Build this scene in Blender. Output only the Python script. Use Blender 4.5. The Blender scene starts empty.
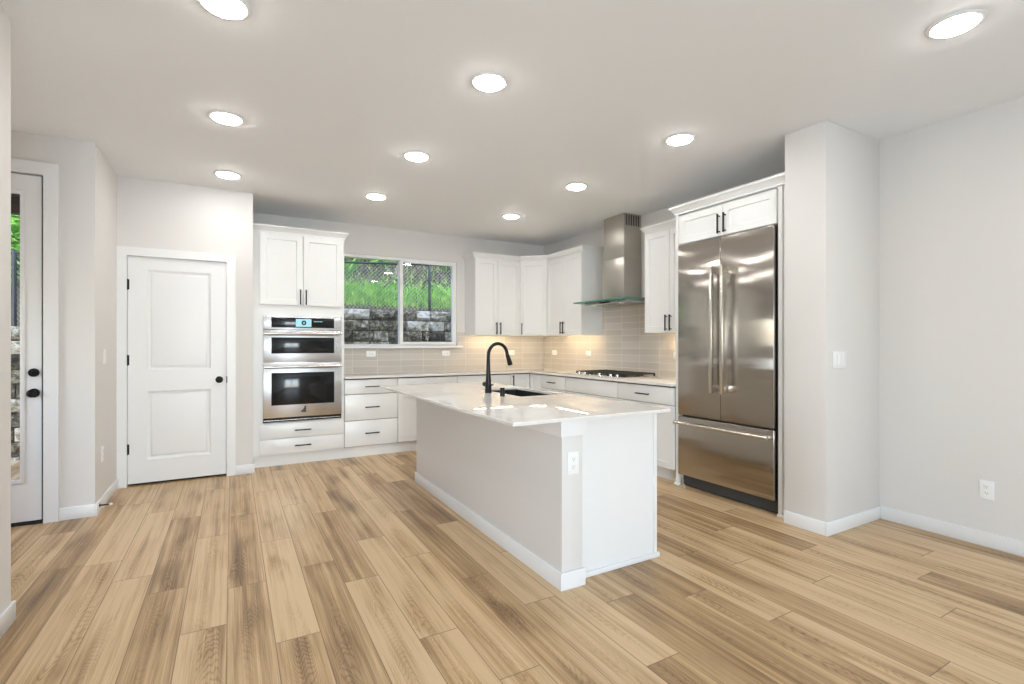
import bpy, bmesh, math, random
from mathutils import Vector, Matrix, noise
random.seed(7)
PI = math.pi
sc = bpy.context.scene
C = sc.collection

# ------------------------------------------------------------------ camera
CAM_H = 1.262
cam_d = bpy.data.cameras.new('camera')
cam = bpy.data.objects.new('camera', cam_d); C.objects.link(cam)
cam.location = (0, 0, CAM_H)
cam.rotation_euler = (PI/2, 0, -math.radians(29.46))
cam_d.sensor_width = 36.0
cam_d.lens = 36.0*496.0/1024.0
cam_d.shift_y = (344.15-342.0)/1024.0
cam_d.clip_start = 0.05
sc.camera = cam

# ------------------------------------------------------------------ view and world
sc.view_settings.view_transform = 'Standard'
sc.view_settings.look = 'None'
sc.view_settings.gamma = 1.0
sc.view_settings.use_curve_mapping = False
sc.view_settings.exposure = 0.34
LAMP = 62.0          # recessed lamps
XA_FILL_WINDOW = -2.56    # fill light at the added window in the alcove wall
DAY = 104.0          # daylight through the glazed opening behind the camera
SKY = 1.1
wd = bpy.data.worlds.new('sky'); sc.world = wd
wd.use_nodes = True
wn = wd.node_tree.nodes; wl = wd.node_tree.links
sky = wn.new('ShaderNodeTexSky'); sky.sky_type = 'NISHITA'
sky.sun_disc = False; sky.sun_elevation = math.radians(48); sky.sun_rotation = math.radians(200)
wn['Background'].inputs['Strength'].default_value = SKY
wl.new(sky.outputs[0], wn['Background'].inputs['Color'])

def area(name, loc, rot, sx, sy, power, col):
    l = bpy.data.lights.new(name, 'AREA'); l.shape = 'RECTANGLE'; l.size = sx; l.size_y = sy
    l.energy = power; l.color = col
    o = bpy.data.objects.new(name, l); C.objects.link(o); o.location = loc; o.rotation_euler = rot
    return o
area('daylight', (0.15, -3.12, 1.25), (PI/2+0.70, 0, 0), 1.7, 2.2, DAY, (0.64, 0.82, 1.0))
area('added_fill_entry', (XA_FILL_WINDOW, 3.88, 1.35), (PI/2, 0, -PI/2), 0.7, 0.9, 4.5, (1.0, 0.96, 0.92))  # added fill light, brightens the side of the island

# ------------------------------------------------------------------ materials
def mat(name, col, rough=0.5, metal=0.0, spec=0.5, emit=None, es=0.0, coat=0.0):
    m = bpy.data.materials.new(name); m.use_nodes = True
    b = m.node_tree.nodes['Principled BSDF']
    b.inputs['Base Color'].default_value = (*col, 1)
    b.inputs['Roughness'].default_value = rough
    b.inputs['Metallic'].default_value = metal
    b.inputs['Specular IOR Level'].default_value = spec
    b.inputs['Coat Weight'].default_value = coat
    if emit:
        b.inputs['Emission Color'].default_value = (*emit, 1)
        b.inputs['Emission Strength'].default_value = es
    m.diffuse_color = (*col, 1)
    return m
def N(m, t, **kw):
    n = m.node_tree.nodes.new(t)
    for k, v in kw.items():
        if k in n.inputs.keys(): n.inputs[k].default_value = v
        else: setattr(n, k, v)
    return n
def L(m, a, b): m.node_tree.links.new(a, b)
def B(m): return m.node_tree.nodes['Principled BSDF']
def coords(m, scale=(1, 1, 1), loc=(0, 0, 0)):
    t = N(m, 'ShaderNodeTexCoord'); mp = N(m, 'ShaderNodeMapping')
    mp.inputs['Scale'].default_value = scale; mp.inputs['Location'].default_value = loc
    L(m, t.outputs['Object'], mp.inputs['Vector'])
    return mp.outputs[0]
def ramp(m, fac, stops):
    r = N(m, 'ShaderNodeValToRGB'); e = r.color_ramp.elements
    while len(e) < len(stops): e.new(0.5)
    for el, (p, c) in zip(e, stops): el.position = p; el.color = (*c, 1)
    L(m, fac, r.inputs[0]); return r.outputs[0]
def math_(m, op, a, b=None, c=None):
    n = N(m, 'ShaderNodeMath', operation=op)
    for i, v in enumerate((a, b, c)):
        if v is None: continue
        if isinstance(v, (int, float)): n.inputs[i].default_value = v
        else: L(m, v, n.inputs[i])
    return n.outputs[0]
def bumped(m, h, strength, dist=0.002):
    b = N(m, 'ShaderNodeBump'); b.inputs['Strength'].default_value = strength; b.inputs['Distance'].default_value = dist
    L(m, h, b.inputs['Height']); L(m, b.outputs[0], B(m).inputs['Normal'])

def paint(name, col, rough, bump=0.08, scale=260):
    m = mat(name, col, rough)
    n = N(m, 'ShaderNodeTexNoise', Scale=scale, Detail=2.0)
    L(m, coords(m), n.inputs['Vector'])
    bumped(m, n.outputs[0], bump, 0.001)
    return m
M = {}
M['wall'] = paint('wall_paint', (0.745, 0.72, 0.69), 0.6)
M['ceil'] = paint('ceiling_paint', (0.92, 0.925, 0.93), 0.7, 0.12)
M['trim'] = mat('trim_paint', (0.85, 0.85, 0.845), 0.32)
M['cab'] = mat('cabinet_paint', (0.84, 0.84, 0.825), 0.30)
M['cabin_gap_shade'] = mat('carcass_gap_shade', (0.30, 0.28, 0.25), 0.6)  # shade of the gaps between drawer and door fronts, put into the colour
M['plastic'] = mat('white_plastic', (0.90, 0.90, 0.89), 0.28)
M['slot'] = mat('dark_slot', (0.05, 0.05, 0.05), 0.6)
M['black'] = mat('black_metal', (0.012, 0.012, 0.013), 0.33, 0.6)
M['iron'] = mat('cast_iron', (0.018, 0.017, 0.016), 0.55)
M['chrome'] = mat('knob_metal', (0.78, 0.77, 0.74), 0.16, 1.0)
M['bglass'] = mat('black_glass', (0.010, 0.011, 0.012), 0.09, 0.0, 0.4)
M['lens'] = mat('lamp_lens', (0.9, 0.9, 0.9), 0.4, emit=(1.0, 0.99, 0.975), es=LAMP)
M['ledlens'] = mat('led_lens', (0.9, 0.85, 0.7), 0.4, emit=(1.0, 0.78, 0.48), es=42)
M['hoodled'] = mat('hood_led', (0.85, 0.84, 0.8), 0.3)
M['display'] = mat('display', (0.05, 0.08, 0.1), 0.1, emit=(0.42, 0.80, 0.92), es=0.75)
M['sink'] = mat('black_composite', (0.014, 0.014, 0.015), 0.42)
M['soffit'] = mat('brown_soffit', (0.07, 0.045, 0.03), 0.6)
M['vinyl'] = mat('white_vinyl', (0.88, 0.88, 0.87), 0.3)
M['rubber'] = mat('dark_rubber', (0.010, 0.010, 0.010), 0.8)

def steel(name, col, rough, stretch, wave=0.0, aniso=0.0, arot=0.0):
    m = mat(name, col, rough, 1.0)
    if stretch:
        n = N(m, 'ShaderNodeTexNoise', Scale=1.0, Detail=2.0)
        L(m, coords(m, stretch), n.inputs['Vector'])
        r = math_(m, 'MULTIPLY_ADD', n.outputs[0], 0.14, rough-0.07)
        L(m, r, B(m).inputs['Roughness'])
    if aniso:
        B(m).inputs['Anisotropic'].default_value = aniso
        B(m).inputs['Anisotropic Rotation'].default_value = arot
        t = N(m, 'ShaderNodeTangent'); t.direction_type = 'RADIAL'; t.axis = 'Z'
        L(m, t.outputs[0], B(m).inputs['Tangent'])
    if wave:
        w = N(m, 'ShaderNodeTexNoise', Scale=2.6, Detail=0.0)
        L(m, coords(m, (1, 1, 0.5)), w.inputs['Vector'])
        bumped(m, w.outputs[0], 1.0, wave)
    return m
M['steel'] = steel('stainless', (0.72, 0.735, 0.75), 0.24, (4, 4, 420), aniso=0.5)
M['steelf'] = steel('stainless_fridge', (0.45, 0.42, 0.38), 0.165, None, 0.006, 1.0, 0.0)
M['steelh'] = steel('stainless_hood', (0.50, 0.47, 0.42), 0.40, (4, 4, 300), aniso=0.6)
M['handle'] = steel('satin_bar', (0.70, 0.66, 0.60), 0.22, (40, 40, 40))

def glass_pane(name, tint=(1, 1, 1), refl=1.0):
    m = bpy.data.materials.new(name); m.use_nodes = True
    nt = m.node_tree; nt.nodes.remove(nt.nodes['Principled BSDF'])
    out = nt.nodes['Material Output']
    t = nt.nodes.new('ShaderNodeBsdfTransparent'); t.inputs[0].default_value = (*tint, 1)
    g = nt.nodes.new('ShaderNodeBsdfGlossy'); g.inputs['Roughness'].default_value = 0.0
    f = nt.nodes.new('ShaderNodeFresnel'); f.inputs[0].default_value = 1.45
    mx = nt.nodes.new('ShaderNodeMixShader')
    nt.links.new(f.outputs[0], mx.inputs[0]); nt.links.new(t.outputs[0], mx.inputs[1]); nt.links.new(g.outputs[0], mx.inputs[2])
    nt.links.new(mx.outputs[0], out.inputs[0])
    return m
M['pane'] = glass_pane('window_glass')
M['hoodglass'] = glass_pane('green_glass', (0.62, 0.86, 0.74))
M['hoodedge'] = mat('green_glass_edge', (0.08, 0.30, 0.20), 0.12)

def quartz():
    m = mat('white_quartz', (0.82, 0.79, 0.755), 0.012, 0, 0.55)
    c = coords(m)
    n = N(m, 'ShaderNodeTexNoise', Scale=5.0, Detail=6.0, Roughness=0.6, Distortion=1.2); L(m, c, n.inputs['Vector'])
    s = N(m, 'ShaderNodeTexNoise', Scale=420.0, Detail=1.0); L(m, c, s.inputs['Vector'])
    f = math_(m, 'MULTIPLY_ADD', s.outputs[0], 0.06, math_(m, 'MULTIPLY', n.outputs[0], 0.94))
    L(m, ramp(m, f, [(0.3, (0.78, 0.745, 0.705)), (0.5, (0.83, 0.80, 0.765)), (0.7, (0.86, 0.835, 0.80))]), B(m).inputs['Base Color'])
    return m
M['quartz'] = quartz()

def tiles(axis):
    # stacked 305 x 76 mm glazed tiles; axis tells which object axis runs along the wall
    m = mat('glazed_tile_'+axis, (0.6, 0.55, 0.5), 0.16, 0, 0.5)
    t = N(m, 'ShaderNodeTexCoord'); sp = N(m, 'ShaderNodeSeparateXYZ'); cb = N(m, 'ShaderNodeCombineXYZ')
    L(m, t.outputs['Object'], sp.inputs[0])
    L(m, sp.outputs['X' if axis == 'x' else 'Y'], cb.inputs[0]); L(m, sp.outputs['Z'], cb.inputs[1])
    b = N(m, 'ShaderNodeTexBrick', offset=0.0, squash=1.0)
    b.inputs['Scale'].default_value = 1.0; b.inputs['Brick Width'].default_value = 0.303; b.inputs['Row Height'].default_value = 0.0765
    b.inputs['Mortar Size'].default_value = 0.0022; b.inputs['Mortar Smooth'].default_value = 0.1
    b.inputs['Color1'].default_value = (0.56, 0.515, 0.465, 1); b.inputs['Color2'].default_value = (0.64, 0.595, 0.545, 1)
    b.inputs['Mortar'].default_value = (0.74, 0.705, 0.655, 1); b.inputs['Bias'].default_value = -0.2
    L(m, cb.outputs[0], b.inputs['Vector'])
    L(m, b.outputs['Color'], B(m).inputs['Base Color'])
    L(m, math_(m, 'MULTIPLY_ADD', b.outputs['Fac'], 0.5, 0.14), B(m).inputs['Roughness'])
    bumped(m, math_(m, 'SUBTRACT', 1.0, b.outputs['Fac']), 0.5, 0.0015)
    return m
M['tile_x'] = tiles('x'); M['tile_y'] = tiles('y')

def floor_mat():
    m = mat('oak_planks', (0.6, 0.42, 0.26), 0.34, 0, 0.4)
    uv = N(m, 'ShaderNodeUVMap', uv_map='plank')          # u: -0.5..0.5 across, v: metres along
    at = N(m, 'ShaderNodeAttribute', attribute_name='tone')  # r tone, g seed, b figure
    s2 = N(m, 'ShaderNodeSeparateColor'); L(m, at.outputs['Color'], s2.inputs[0])
    tone, seed, fig = s2.outputs[0], s2.outputs[1], s2.outputs[2]
    su = N(m, 'ShaderNodeSeparateXYZ'); L(m, uv.outputs[0], su.inputs[0])
    u, v = su.outputs[0], su.outputs[1]
    def vec(a, b, c):
        n = N(m, 'ShaderNodeCombineXYZ')
        for i, q in enumerate((a, b, c)):
            if isinstance(q, (int, float)): n.inputs[i].default_value = q
            else: L(m, q, n.inputs[i])
        return n.outputs[0]
    zs = math_(m, 'MULTIPLY', seed, 90.0)
    def nz(a, b, c, detail=2.0, rough=0.5, dist=0.0):
        n = N(m, 'ShaderNodeTexNoise', Scale=1.0, Detail=detail, Roughness=rough, Distortion=dist)
        L(m, vec(a, b, c), n.inputs['Vector']); return n.outputs[0]
    mul = lambda a, b: math_(m, 'MULTIPLY', a, b)
    add = lambda a, b: math_(m, 'ADD', a, b)
    mad = lambda a, b, c: math_(m, 'MULTIPLY_ADD', a, b, c)
    # wandering heart line of the board
    u0 = mad(nz(mul(v, 1.1), zs, 3.0, 1.0), 1.5, -0.75)
    du = math_(m, 'SUBTRACT', u, u0)
    wid = mad(nz(mul(v, 1.7), zs, 11.0, 1.0), 0.62, 0.03)
    q = math_(m, 'DIVIDE', du, wid)
    heart = math_(m, 'POWER', 2.718, mul(mul(q, q), -1.0))
    along = N(m, 'ShaderNodeMapRange'); along.inputs[1].default_value = 0.36; along.inputs[2].default_value = 0.62
    L(m, nz(mul(v, 1.6), zs, 23.0, 1.5), along.inputs[0])
    heart = mul(heart, mad(along.outputs[0], 0.85, 0.15))
    n2 = N(m, 'ShaderNodeTexNoise', Scale=1.0, Detail=4.0, Roughness=0.65)
    L(m, vec(mul(u, 38.0), mul(v, 3.0), zs), n2.inputs['Vector'])
    # cathedral rings: nested arches around the heart line
    arch = add(mad(mul(du, du), -2.2, v), add(mul(nz(mul(u, 2.0), mul(v, 1.9), zs, 2.6, 0.5, 0.4), 0.60), mul(n2.outputs[0], 0.035)))
    ring = math_(m, 'SINE', mul(arch, 135.0))
    ring = math_(m, 'POWER', mad(ring, 0.5, 0.5), 4.0)
    # streaks and fibres
    st = nz(mul(u, 5.5), mul(v, 0.45), zs, 3.0, 0.6)
    knot = math_(m, 'POWER', nz(mul(u, 2.6), mul(v, 2.4), add(zs, 7.0), 1.0), 7.0)
    d = mad(st, 1.2, -0.54)
    d = add(d, mad(tone, 0.56, -0.18))
    d = add(d, mul(heart, mad(fig, 0.20, 0.22)))
    d = add(d, mul(mul(ring, mad(heart, 1.0, 0.10)), mad(fig, 0.20, 0.10)))
    d = add(d, mad(n2.outputs[0], 0.95, -0.475))
    d = add(d, mul(knot, 1.2))
    col = ramp(m, d, [(0.0, (0.655, 0.47, 0.272)), (0.30, (0.50, 0.328, 0.167)), (0.60, (0.295, 0.178, 0.082)), (1.0, (0.13, 0.074, 0.034))])
    # seams
    eu = math_(m, 'SUBTRACT', 0.5, math_(m, 'ABSOLUTE', u))
    seam_u = math_(m, 'LESS_THAN', eu, 0.011)
    ev = N(m, 'ShaderNodeAttribute', attribute_name='half')
    evd = math_(m, 'SUBTRACT', 0.61, math_(m, 'ABSOLUTE', v))
    seam_v = math_(m, 'LESS_THAN', evd, 0.0022)
    seam = math_(m, 'MAXIMUM', seam_u, seam_v)
    mx = N(m, 'ShaderNodeMix', data_type='RGBA')
    L(m, math_(m, 'MULTIPLY', seam, 0.72), mx.inputs['Factor']); L(m, col, mx.inputs[6]); mx.inputs[7].default_value = (0.13, 0.075, 0.04, 1)
    L(m, mx.outputs[2], B(m).inputs['Base Color'])
    L(m, math_(m, 'MULTIPLY_ADD', n2.outputs[0], 0.14, 0.30), B(m).inputs['Roughness'])
    bumped(m, math_(m, 'SUBTRACT', math_(m, 'MULTIPLY', n2.outputs[0], 0.25), seam), 0.35, 0.0012)
    return m
M['floor'] = floor_mat()

def stone():
    m = mat('split_stone', (0.2, 0.18, 0.15), 0.85)
    c = coords(m)
    at = N(m, 'ShaderNodeAttribute', attribute_name='tone')
    n = N(m, 'ShaderNodeTexNoise', Scale=2.6, Detail=2.0); L(m, c, n.inputs['Vector'])
    n2 = N(m, 'ShaderNodeTexNoise', Scale=20.0, Detail=5.0, Roughness=0.65); L(m, c, n2.inputs['Vector'])
    f = math_(m, 'MULTIPLY_ADD', n2.outputs[0], 1.3, math_(m, 'MULTIPLY_ADD', at.outputs['Fac'], 0.42, math_(m, 'MULTIPLY_ADD', n.outputs[0], 0.4, -0.52)))
    L(m, ramp(m, f, [(0.22, (0.012, 0.011, 0.007)), (0.42, (0.075, 0.066, 0.042)), (0.58, (0.25, 0.225, 0.155)), (0.80, (0.58, 0.55, 0.46))]), B(m).inputs['Base Color'])
    bumped(m, n2.outputs[0], 1.0, 0.05)
    return m
M['stone'] = stone()
def mottled(name, stops, scale, rough=0.8):
    m = mat(name, stops[len(stops)//2][1], rough)
    n = N(m, 'ShaderNodeTexNoise', Scale=scale, Detail=4.0, Roughness=0.65); L(m, coords(m), n.inputs['Vector'])
    L(m, ramp(m, n.outputs[0], stops), B(m).inputs['Base Color'])
    return m
M['grass'] = mottled('grass_blades', [(0.3, (0.08, 0.24, 0.012)), (0.5, (0.24, 0.52, 0.03)), (0.7, (0.58, 0.78, 0.14))], 7)
M['leaf'] = mottled('shrub_leaves', [(0.3, (0.03, 0.10, 0.008)), (0.5, (0.13, 0.34, 0.025)), (0.7, (0.34, 0.56, 0.08))], 9)
M['litter'] = mottled('leaf_litter', [(0.3, (0.045, 0.03, 0.018)), (0.5, (0.17, 0.11, 0.07)), (0.7, (0.40, 0.31, 0.22))], 16)
M['soil'] = mottled('soil', [(0.3, (0.035, 0.028, 0.015)), (0.6, (0.10, 0.085, 0.04))], 12)
M['gravel'] = mottled('gravel', [(0.3, (0.12, 0.11, 0.10)), (0.6, (0.32, 0.30, 0.27))], 40)
M['fence'] = mat('fence_paint', (0.02, 0.022, 0.024), 0.4, 0.4)
M['wire'] = mat('galvanised_wire', (0.42, 0.46, 0.40), 0.45, 0.6)
M['siding'] = mat('siding', (0.5, 0.48, 0.45), 0.7)

# ------------------------------------------------------------------ mesh helpers
def bm_new(): return bmesh.new()
def box(bm, x0, x1, y0, y1, z0, z1, bev=0.0, seg=2):
    v = [bm.verts.new(p) for p in ((x0, y0, z0), (x1, y0, z0), (x1, y1, z0), (x0, y1, z0), (x0, y0, z1), (x1, y0, z1), (x1, y1, z1), (x0, y1, z1))]
    fs = [bm.faces.new([v[i] for i in q]) for q in ((3, 2, 1, 0), (4, 5, 6, 7), (0, 1, 5, 4), (1, 2, 6, 5), (2, 3, 7, 6), (3, 0, 4, 7))]
    if bev > 0:
        es = set(e for f in fs for e in f.edges)
        bmesh.ops.bevel(bm, geom=list(es), offset=bev, segments=seg, affect='EDGES', profile=0.5)
    return bm
def prism(bm, poly, z0, z1, hole=None):
    # extrude a CCW xy polygon from z0 to z1
    n = len(poly)
    a = [bm.verts.new((x, y, z0)) for x, y in poly]; b = [bm.verts.new((x, y, z1)) for x, y in poly]
    bm.faces.new(list(reversed(a))); bm.faces.new(b)
    for i in range(n): bm.faces.new((a[i], a[(i+1) % n], b[(i+1) % n], b[i]))
    return bm
def lathe(bm, prof, axis='z', at=(0, 0, 0), n=28):
    # prof: list of (radius, t) along the axis
    rings = []
    def P(r, t, a):
        c, s = r*math.cos(a), r*math.sin(a)
        p = {'z': (c, s, t), 'y': (c, t, s), 'x': (t, c, s)}[axis]
        return (p[0]+at[0], p[1]+at[1], p[2]+at[2])
    for r, t in prof:
        if r < 1e-6: rings.append([bm.verts.new(P(0, t, 0))])
        else: rings.append([bm.verts.new(P(r, t, 2*PI*i/n)) for i in range(n)])
    for A, Bq in zip(rings, rings[1:]):
        for i in range(n):
            j = (i+1) % n
            if len(A) == 1 and len(Bq) == 1: continue
            if len(A) == 1: bm.faces.new((A[0], Bq[i], Bq[j]))
            elif len(Bq) == 1: bm.faces.new((A[i], A[j], Bq[0]))
            else: bm.faces.new((A[i], A[j], Bq[j], Bq[i]))
    if len(rings[0]) > 1: bm.faces.new(list(reversed(rings[0])))
    if len(rings[-1]) > 1: bm.faces.new(rings[-1])
    return bm
def tube(bm, pts, rad, n=14, cap=True):
    pts = [Vector(p) for p in pts]
    if isinstance(rad, (int, float)): rad = [rad]*len(pts)
    rings = []; up = None
    for i, p in enumerate(pts):
        t = (pts[min(i+1, len(pts)-1)]-pts[max(i-1, 0)]).normalized()
        if up is None:
            up = t.orthogonal().normalized()
        else:
            up = (up-t*up.dot(t)).normalized()
        s = t.cross(up)
        rings.append([bm.verts.new(p+(up*math.cos(2*PI*k/n)+s*math.sin(2*PI*k/n))*rad[i]) for k in range(n)])
    for A, Bq in zip(rings, rings[1:]):
        for i in range(n):
            j = (i+1) % n; bm.faces.new((A[i], A[j], Bq[j], Bq[i]))
    if cap: bm.faces.new(list(reversed(rings[0]))); bm.faces.new(rings[-1])
    return bm
def bar(bm, p, q, w, h=None):
    # thin square bar from p to q
    return tube(bm, [p, q], (w if h is None else h)*0.7071, 4)
def rect_ring(x0, x1, z0, z1, y): return [(x0, y, z0), (x1, y, z0), (x1, y, z1), (x0, y, z1)]
def loops(bm, rings, close_first=False, close_last=True):
    vs = [[bm.verts.new(p) for p in r] for r in rings]
    for a, b in zip(vs, vs[1:]):
        for i in range(4):
            j = (i+1) % 4; bm.faces.new((a[i], a[j], b[j], b[i]))
    if close_first: bm.faces.new(list(reversed(vs[0])))
    if close_last: bm.faces.new(vs[-1])
def shaker(bm, x0, x1, z0, z1, y, th=0.02, rail=0.058, dep=0.009):
    # cabinet door, front at y facing -y
    e = 0.0025
    loops(bm, [rect_ring(x0, x1, z0, z1, y+th), rect_ring(x0, x1, z0, z1, y+e), rect_ring(x0+e, x1-e, z0+e, z1-e, y),
               rect_ring(x0+rail, x1-rail, z0+rail, z1-rail, y), rect_ring(x0+rail+0.004, x1-rail-0.004, z0+rail+0.004, z1-rail-0.004, y+dep)], True, True)
    return bm
def slab(bm, x0, x1, z0, z1, y, th=0.02): return box(bm, x0, x1, y, y+th, z0, z1, 0.0025)
def fix(bm):
    bmesh.ops.recalc_face_normals(bm, faces=bm.faces[:])

def setp(o, label=None, cat=None, group=None, kind=None):
    if label: o['label'] = label
    if cat: o['category'] = cat
    if group: o['group'] = group
    if kind: o['kind'] = kind
    return o
def obj(name, bm, m, parent=None, loc=None, rz=0.0, smooth=True):
    me = bpy.data.meshes.new(name)
    fix(bm); bm.to_mesh(me); bm.free()
    me.materials.append(m)
    if smooth:
        for p in me.polygons: p.use_smooth = True
        me.set_sharp_from_angle(angle=math.radians(32))
    o = bpy.data.objects.new(name, me); C.objects.link(o)
    if parent: o.parent = parent
    if loc: o.location = loc
    if rz: o.rotation_euler = (0, 0, rz)
    return o
def empty(name, loc=(0, 0, 0), rz=0.0, **kw):
    o = bpy.data.objects.new(name, None); C.objects.link(o)
    o.location = loc; o.rotation_euler = (0, 0, rz); o.empty_display_size = 0.1
    return setp(o, **kw)
def struct(name, bm, m, parent=None, loc=None):
    o = obj(name, bm, m, parent, loc)
    if not parent: o['kind'] = 'structure'
    return o
def copy_tree(o, parent=None):
    c = o.copy(); C.objects.link(c)
    if parent: c.parent = parent
    for ch in list(o.children): copy_tree(ch, c)
    return c

# ------------------------------------------------------------------ room dimensions
H = 2.74
XL, XR = -0.875, 4.10          # left and right wall faces
YB = 6.28                      # kitchen back wall
YP = 5.48                      # pantry wall
XP = 0.18                      # pantry box right corner
YD = 4.68                      # exterior door wall
YE = 3.085                     # end of the near left wall
YN = -3.20                     # wall behind the camera
XA = -2.60                     # alcove far end

# ------------------------------------------------------------------ floor (planks along y)
def build_floor():
    PW, PL = 0.179, 1.22
    phase = {-5: 1.20, -4: .89, -3: .64, -2: .14, -1: .51, 0: 1.09, 1: .59, 2: .28, 3: .82, 4: .425, 5: .01, 6: .84, 7: .21, 8: .66, 9: 1.0, 10: .51, 11: .17, 12: .86, 13: .63, 14: .28, 15: 1.02, 16: .55, 17: .03, 18: .75, 19: .15}
    tones = {(-1, 2): .6, (-1, 1): .7, (-1, 3): .5, (-3, 2): .75, (-3, 1): .7, (-3, 3): .4, (0, 0): .5, (0, 1): .05, (0, 2): .3, (1, 2): .4, (1, 1): .75,
             (2, 2): .75, (2, 1): .12, (2, 3): .3, (-2, 2): .25, (-2, 1): .3, (-2, 3): .5, (3, 1): .05, (3, 2): .65, (3, 0): .3, (-4, 2): .15, (-4, 1): .3, (-4, 3): .4,
             (-5, 2): .15, (-5, 1): .3, (4, 2): .15, (4, 1): .3, (5, 2): .75, (5, 1): .6, (6, 1): .3, (6, 0): .3, (12, 0): .8, (12, 1): .6, (13, 1): .2, (14, 0): .2, (14, 1): .5}
    bm = bmesh.new()
    uvl = bm.loops.layers.uv.new('plank')
    cl = bm.loops.layers.float_color.new('tone')
    rnd = random.Random(11)
    k0 = math.floor((XA-0.1605)/PW)-1; k1 = math.ceil((XR+0.1-0.1605)/PW)
    for k in range(k0, k1+1):
        x0 = 0.1605+PW*k; x1 = x0+PW
        ph = phase.get(k, rnd.random()*PL)
        n0 = math.floor((YN-ph)/PL)-1
        n1 = math.ceil((YB+0.2-ph)/PL)
        for n in range(n0, n1+1):
            y0 = ph+n*PL; y1 = y0+PL
            f = bm.faces.new([bm.verts.new(p) for p in ((x0, y0, 0), (x1, y0, 0), (x1, y1, 0), (x0, y1, 0))])
            t = tones.get((k, n), rnd.choice((0.0, 0.1, 0.2, 0.3, 0.35, 0.5, 0.75, 0.9)))
            seed = rnd.random(); fig = rnd.random(); flip = rnd.choice((-1, 1))
            for lp, (u, v) in zip(f.loops, ((-.5, -.61), (.5, -.61), (.5, .61), (-.5, .61))):
                lp[uvl].uv = (u, v*flip); lp[cl] = (t, seed, fig, 1)
    return bm
me = bpy.data.meshes.new('floor'); _b = build_floor(); _b.to_mesh(me); _b.free(); me.materials.append(M['floor'])
fl = bpy.data.objects.new('floor', me); C.objects.link(fl); fl['kind'] = 'structure'

bm = bm_new(); box(bm, XA-0.1, XR+0.1, YN-0.1, YB+0.12, H, H+0.12); struct('ceiling', bm, M['ceil'])

# ------------------------------------------------------------------ walls
bm = bm_new()     # back wall with the window opening
WX0, WX1, WZ0, WZ1 = 1.105, 2.680, 1.240, 2.378
box(bm, XP-0.1, WX0, YB, YB+0.14, 0, H); box(bm, WX1, XR, YB, YB+0.14, 0, H)
box(bm, WX0, WX1, YB, YB+0.14, 0, WZ0); box(bm, WX0, WX1, YB, YB+0.14, WZ1, H)
struct('wall_back', bm, M['wall'])
bm = bm_new(); box(bm, XR, XR+0.12, YN, YB+0.14, 0, H); struct('wall_right', bm, M['wall'])
bm = bm_new(); box(bm, 3.405, XR, 1.825, 2.108, 0, H, 0.006); struct('wall_fridge_return', bm, M['wall'])
# pantry box
DX0, DX1, DZ1 = -0.806, -0.042, 2.048
bm = bm_new()
box(bm, XL, DX0-0.02, YP, YP+0.11, 0, H); box(bm, DX1+0.02, XP, YP, YP+0.11, 0, H); box(bm, DX0-0.02, DX1+0.02, YP, YP+0.11, DZ1+0.02, H)
box(bm, XP-0.1, XP, YP+0.11, YB, 0, H)
struct('wall_pantry', bm, M['wall'])
bm = bm_new(); box(bm, XL-0.12, XL, YD, YB, 0, H); struct('wall_pantry_side', bm, M['wall'])
# exterior door wall
EX0, EX1, EZ1 = -2.075, -1.160, 2.455
bm = bm_new()
box(bm, XA, EX0-0.02, YD, YD+0.14, 0, H); box(bm, EX1+0.02, XL-0.12, YD, YD+0.14, 0, H); box(bm, EX0-0.02, EX1+0.02, YD, YD+0.14, EZ1+0.02, H)
struct('wall_entry', bm, M['wall'])
bm = bm_new(); box(bm, XL-0.13, XL, YN, YE, 0, H); box(bm, XA, XL-0.13, YE-0.13, YE, 0, H); struct('wall_left', bm, M['wall'])
bm = bm_new(); box(bm, XA-0.1, XA, YE-0.13, 3.48, 0, H); box(bm, XA-0.1, XA, 4.28, YD+0.14, 0, H); box(bm, XA-0.1, XA, 3.48, 4.28, 0, 0.85); box(bm, XA-0.1, XA, 3.48, 4.28, 1.85, H); struct('wall_alcove', bm, M['wall'])  # opening cut for the added alcove window
# wall behind the camera with a glazed slider
SX0, SX1, SZ1 = -0.75, 1.05, 2.38
bm = bm_new()
box(bm, XL-0.13, SX0, YN-0.14, YN, 0, H); box(bm, SX1, XR+0.12, YN-0.14, YN, 0, H); box(bm, SX0, SX1, YN-0.14, YN, SZ1, H)
struct('wall_living', bm, M['wall'])
w = empty('window_2', (SX0, YN-0.14, 0), kind='structure')
bm = bm_new()
WSL = SX1-SX0
box(bm, 0, 0.06, 0.0, 0.1, 0, SZ1); box(bm, WSL-0.06, WSL, 0, 0.1, 0, SZ1); box(bm, 0, WSL, 0, 0.1, SZ1-0.06, SZ1); box(bm, 0, WSL, 0, 0.1, 0, 0.05); box(bm, WSL/2-0.05, WSL/2+0.05, 0.02, 0.08, 0, SZ1)
obj('window_frame', bm, M['vinyl'], w)
w = empty('added_window_3', (XA-0.1, 3.48, 0.85), PI/2, kind='structure')  # window added to let fill light reach the island side
bm = bm_new(); box(bm, 0, 0.04, -0.1, 0.0, 0, 1.0); box(bm, 0.76, 0.8, -0.1, 0.0, 0, 1.0); box(bm, 0.04, 0.76, -0.1, 0.0, 0.96, 1.0); box(bm, 0.04, 0.76, -0.1, 0.0, 0, 0.04)
obj('window_frame', bm, M['vinyl'], w)

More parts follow.
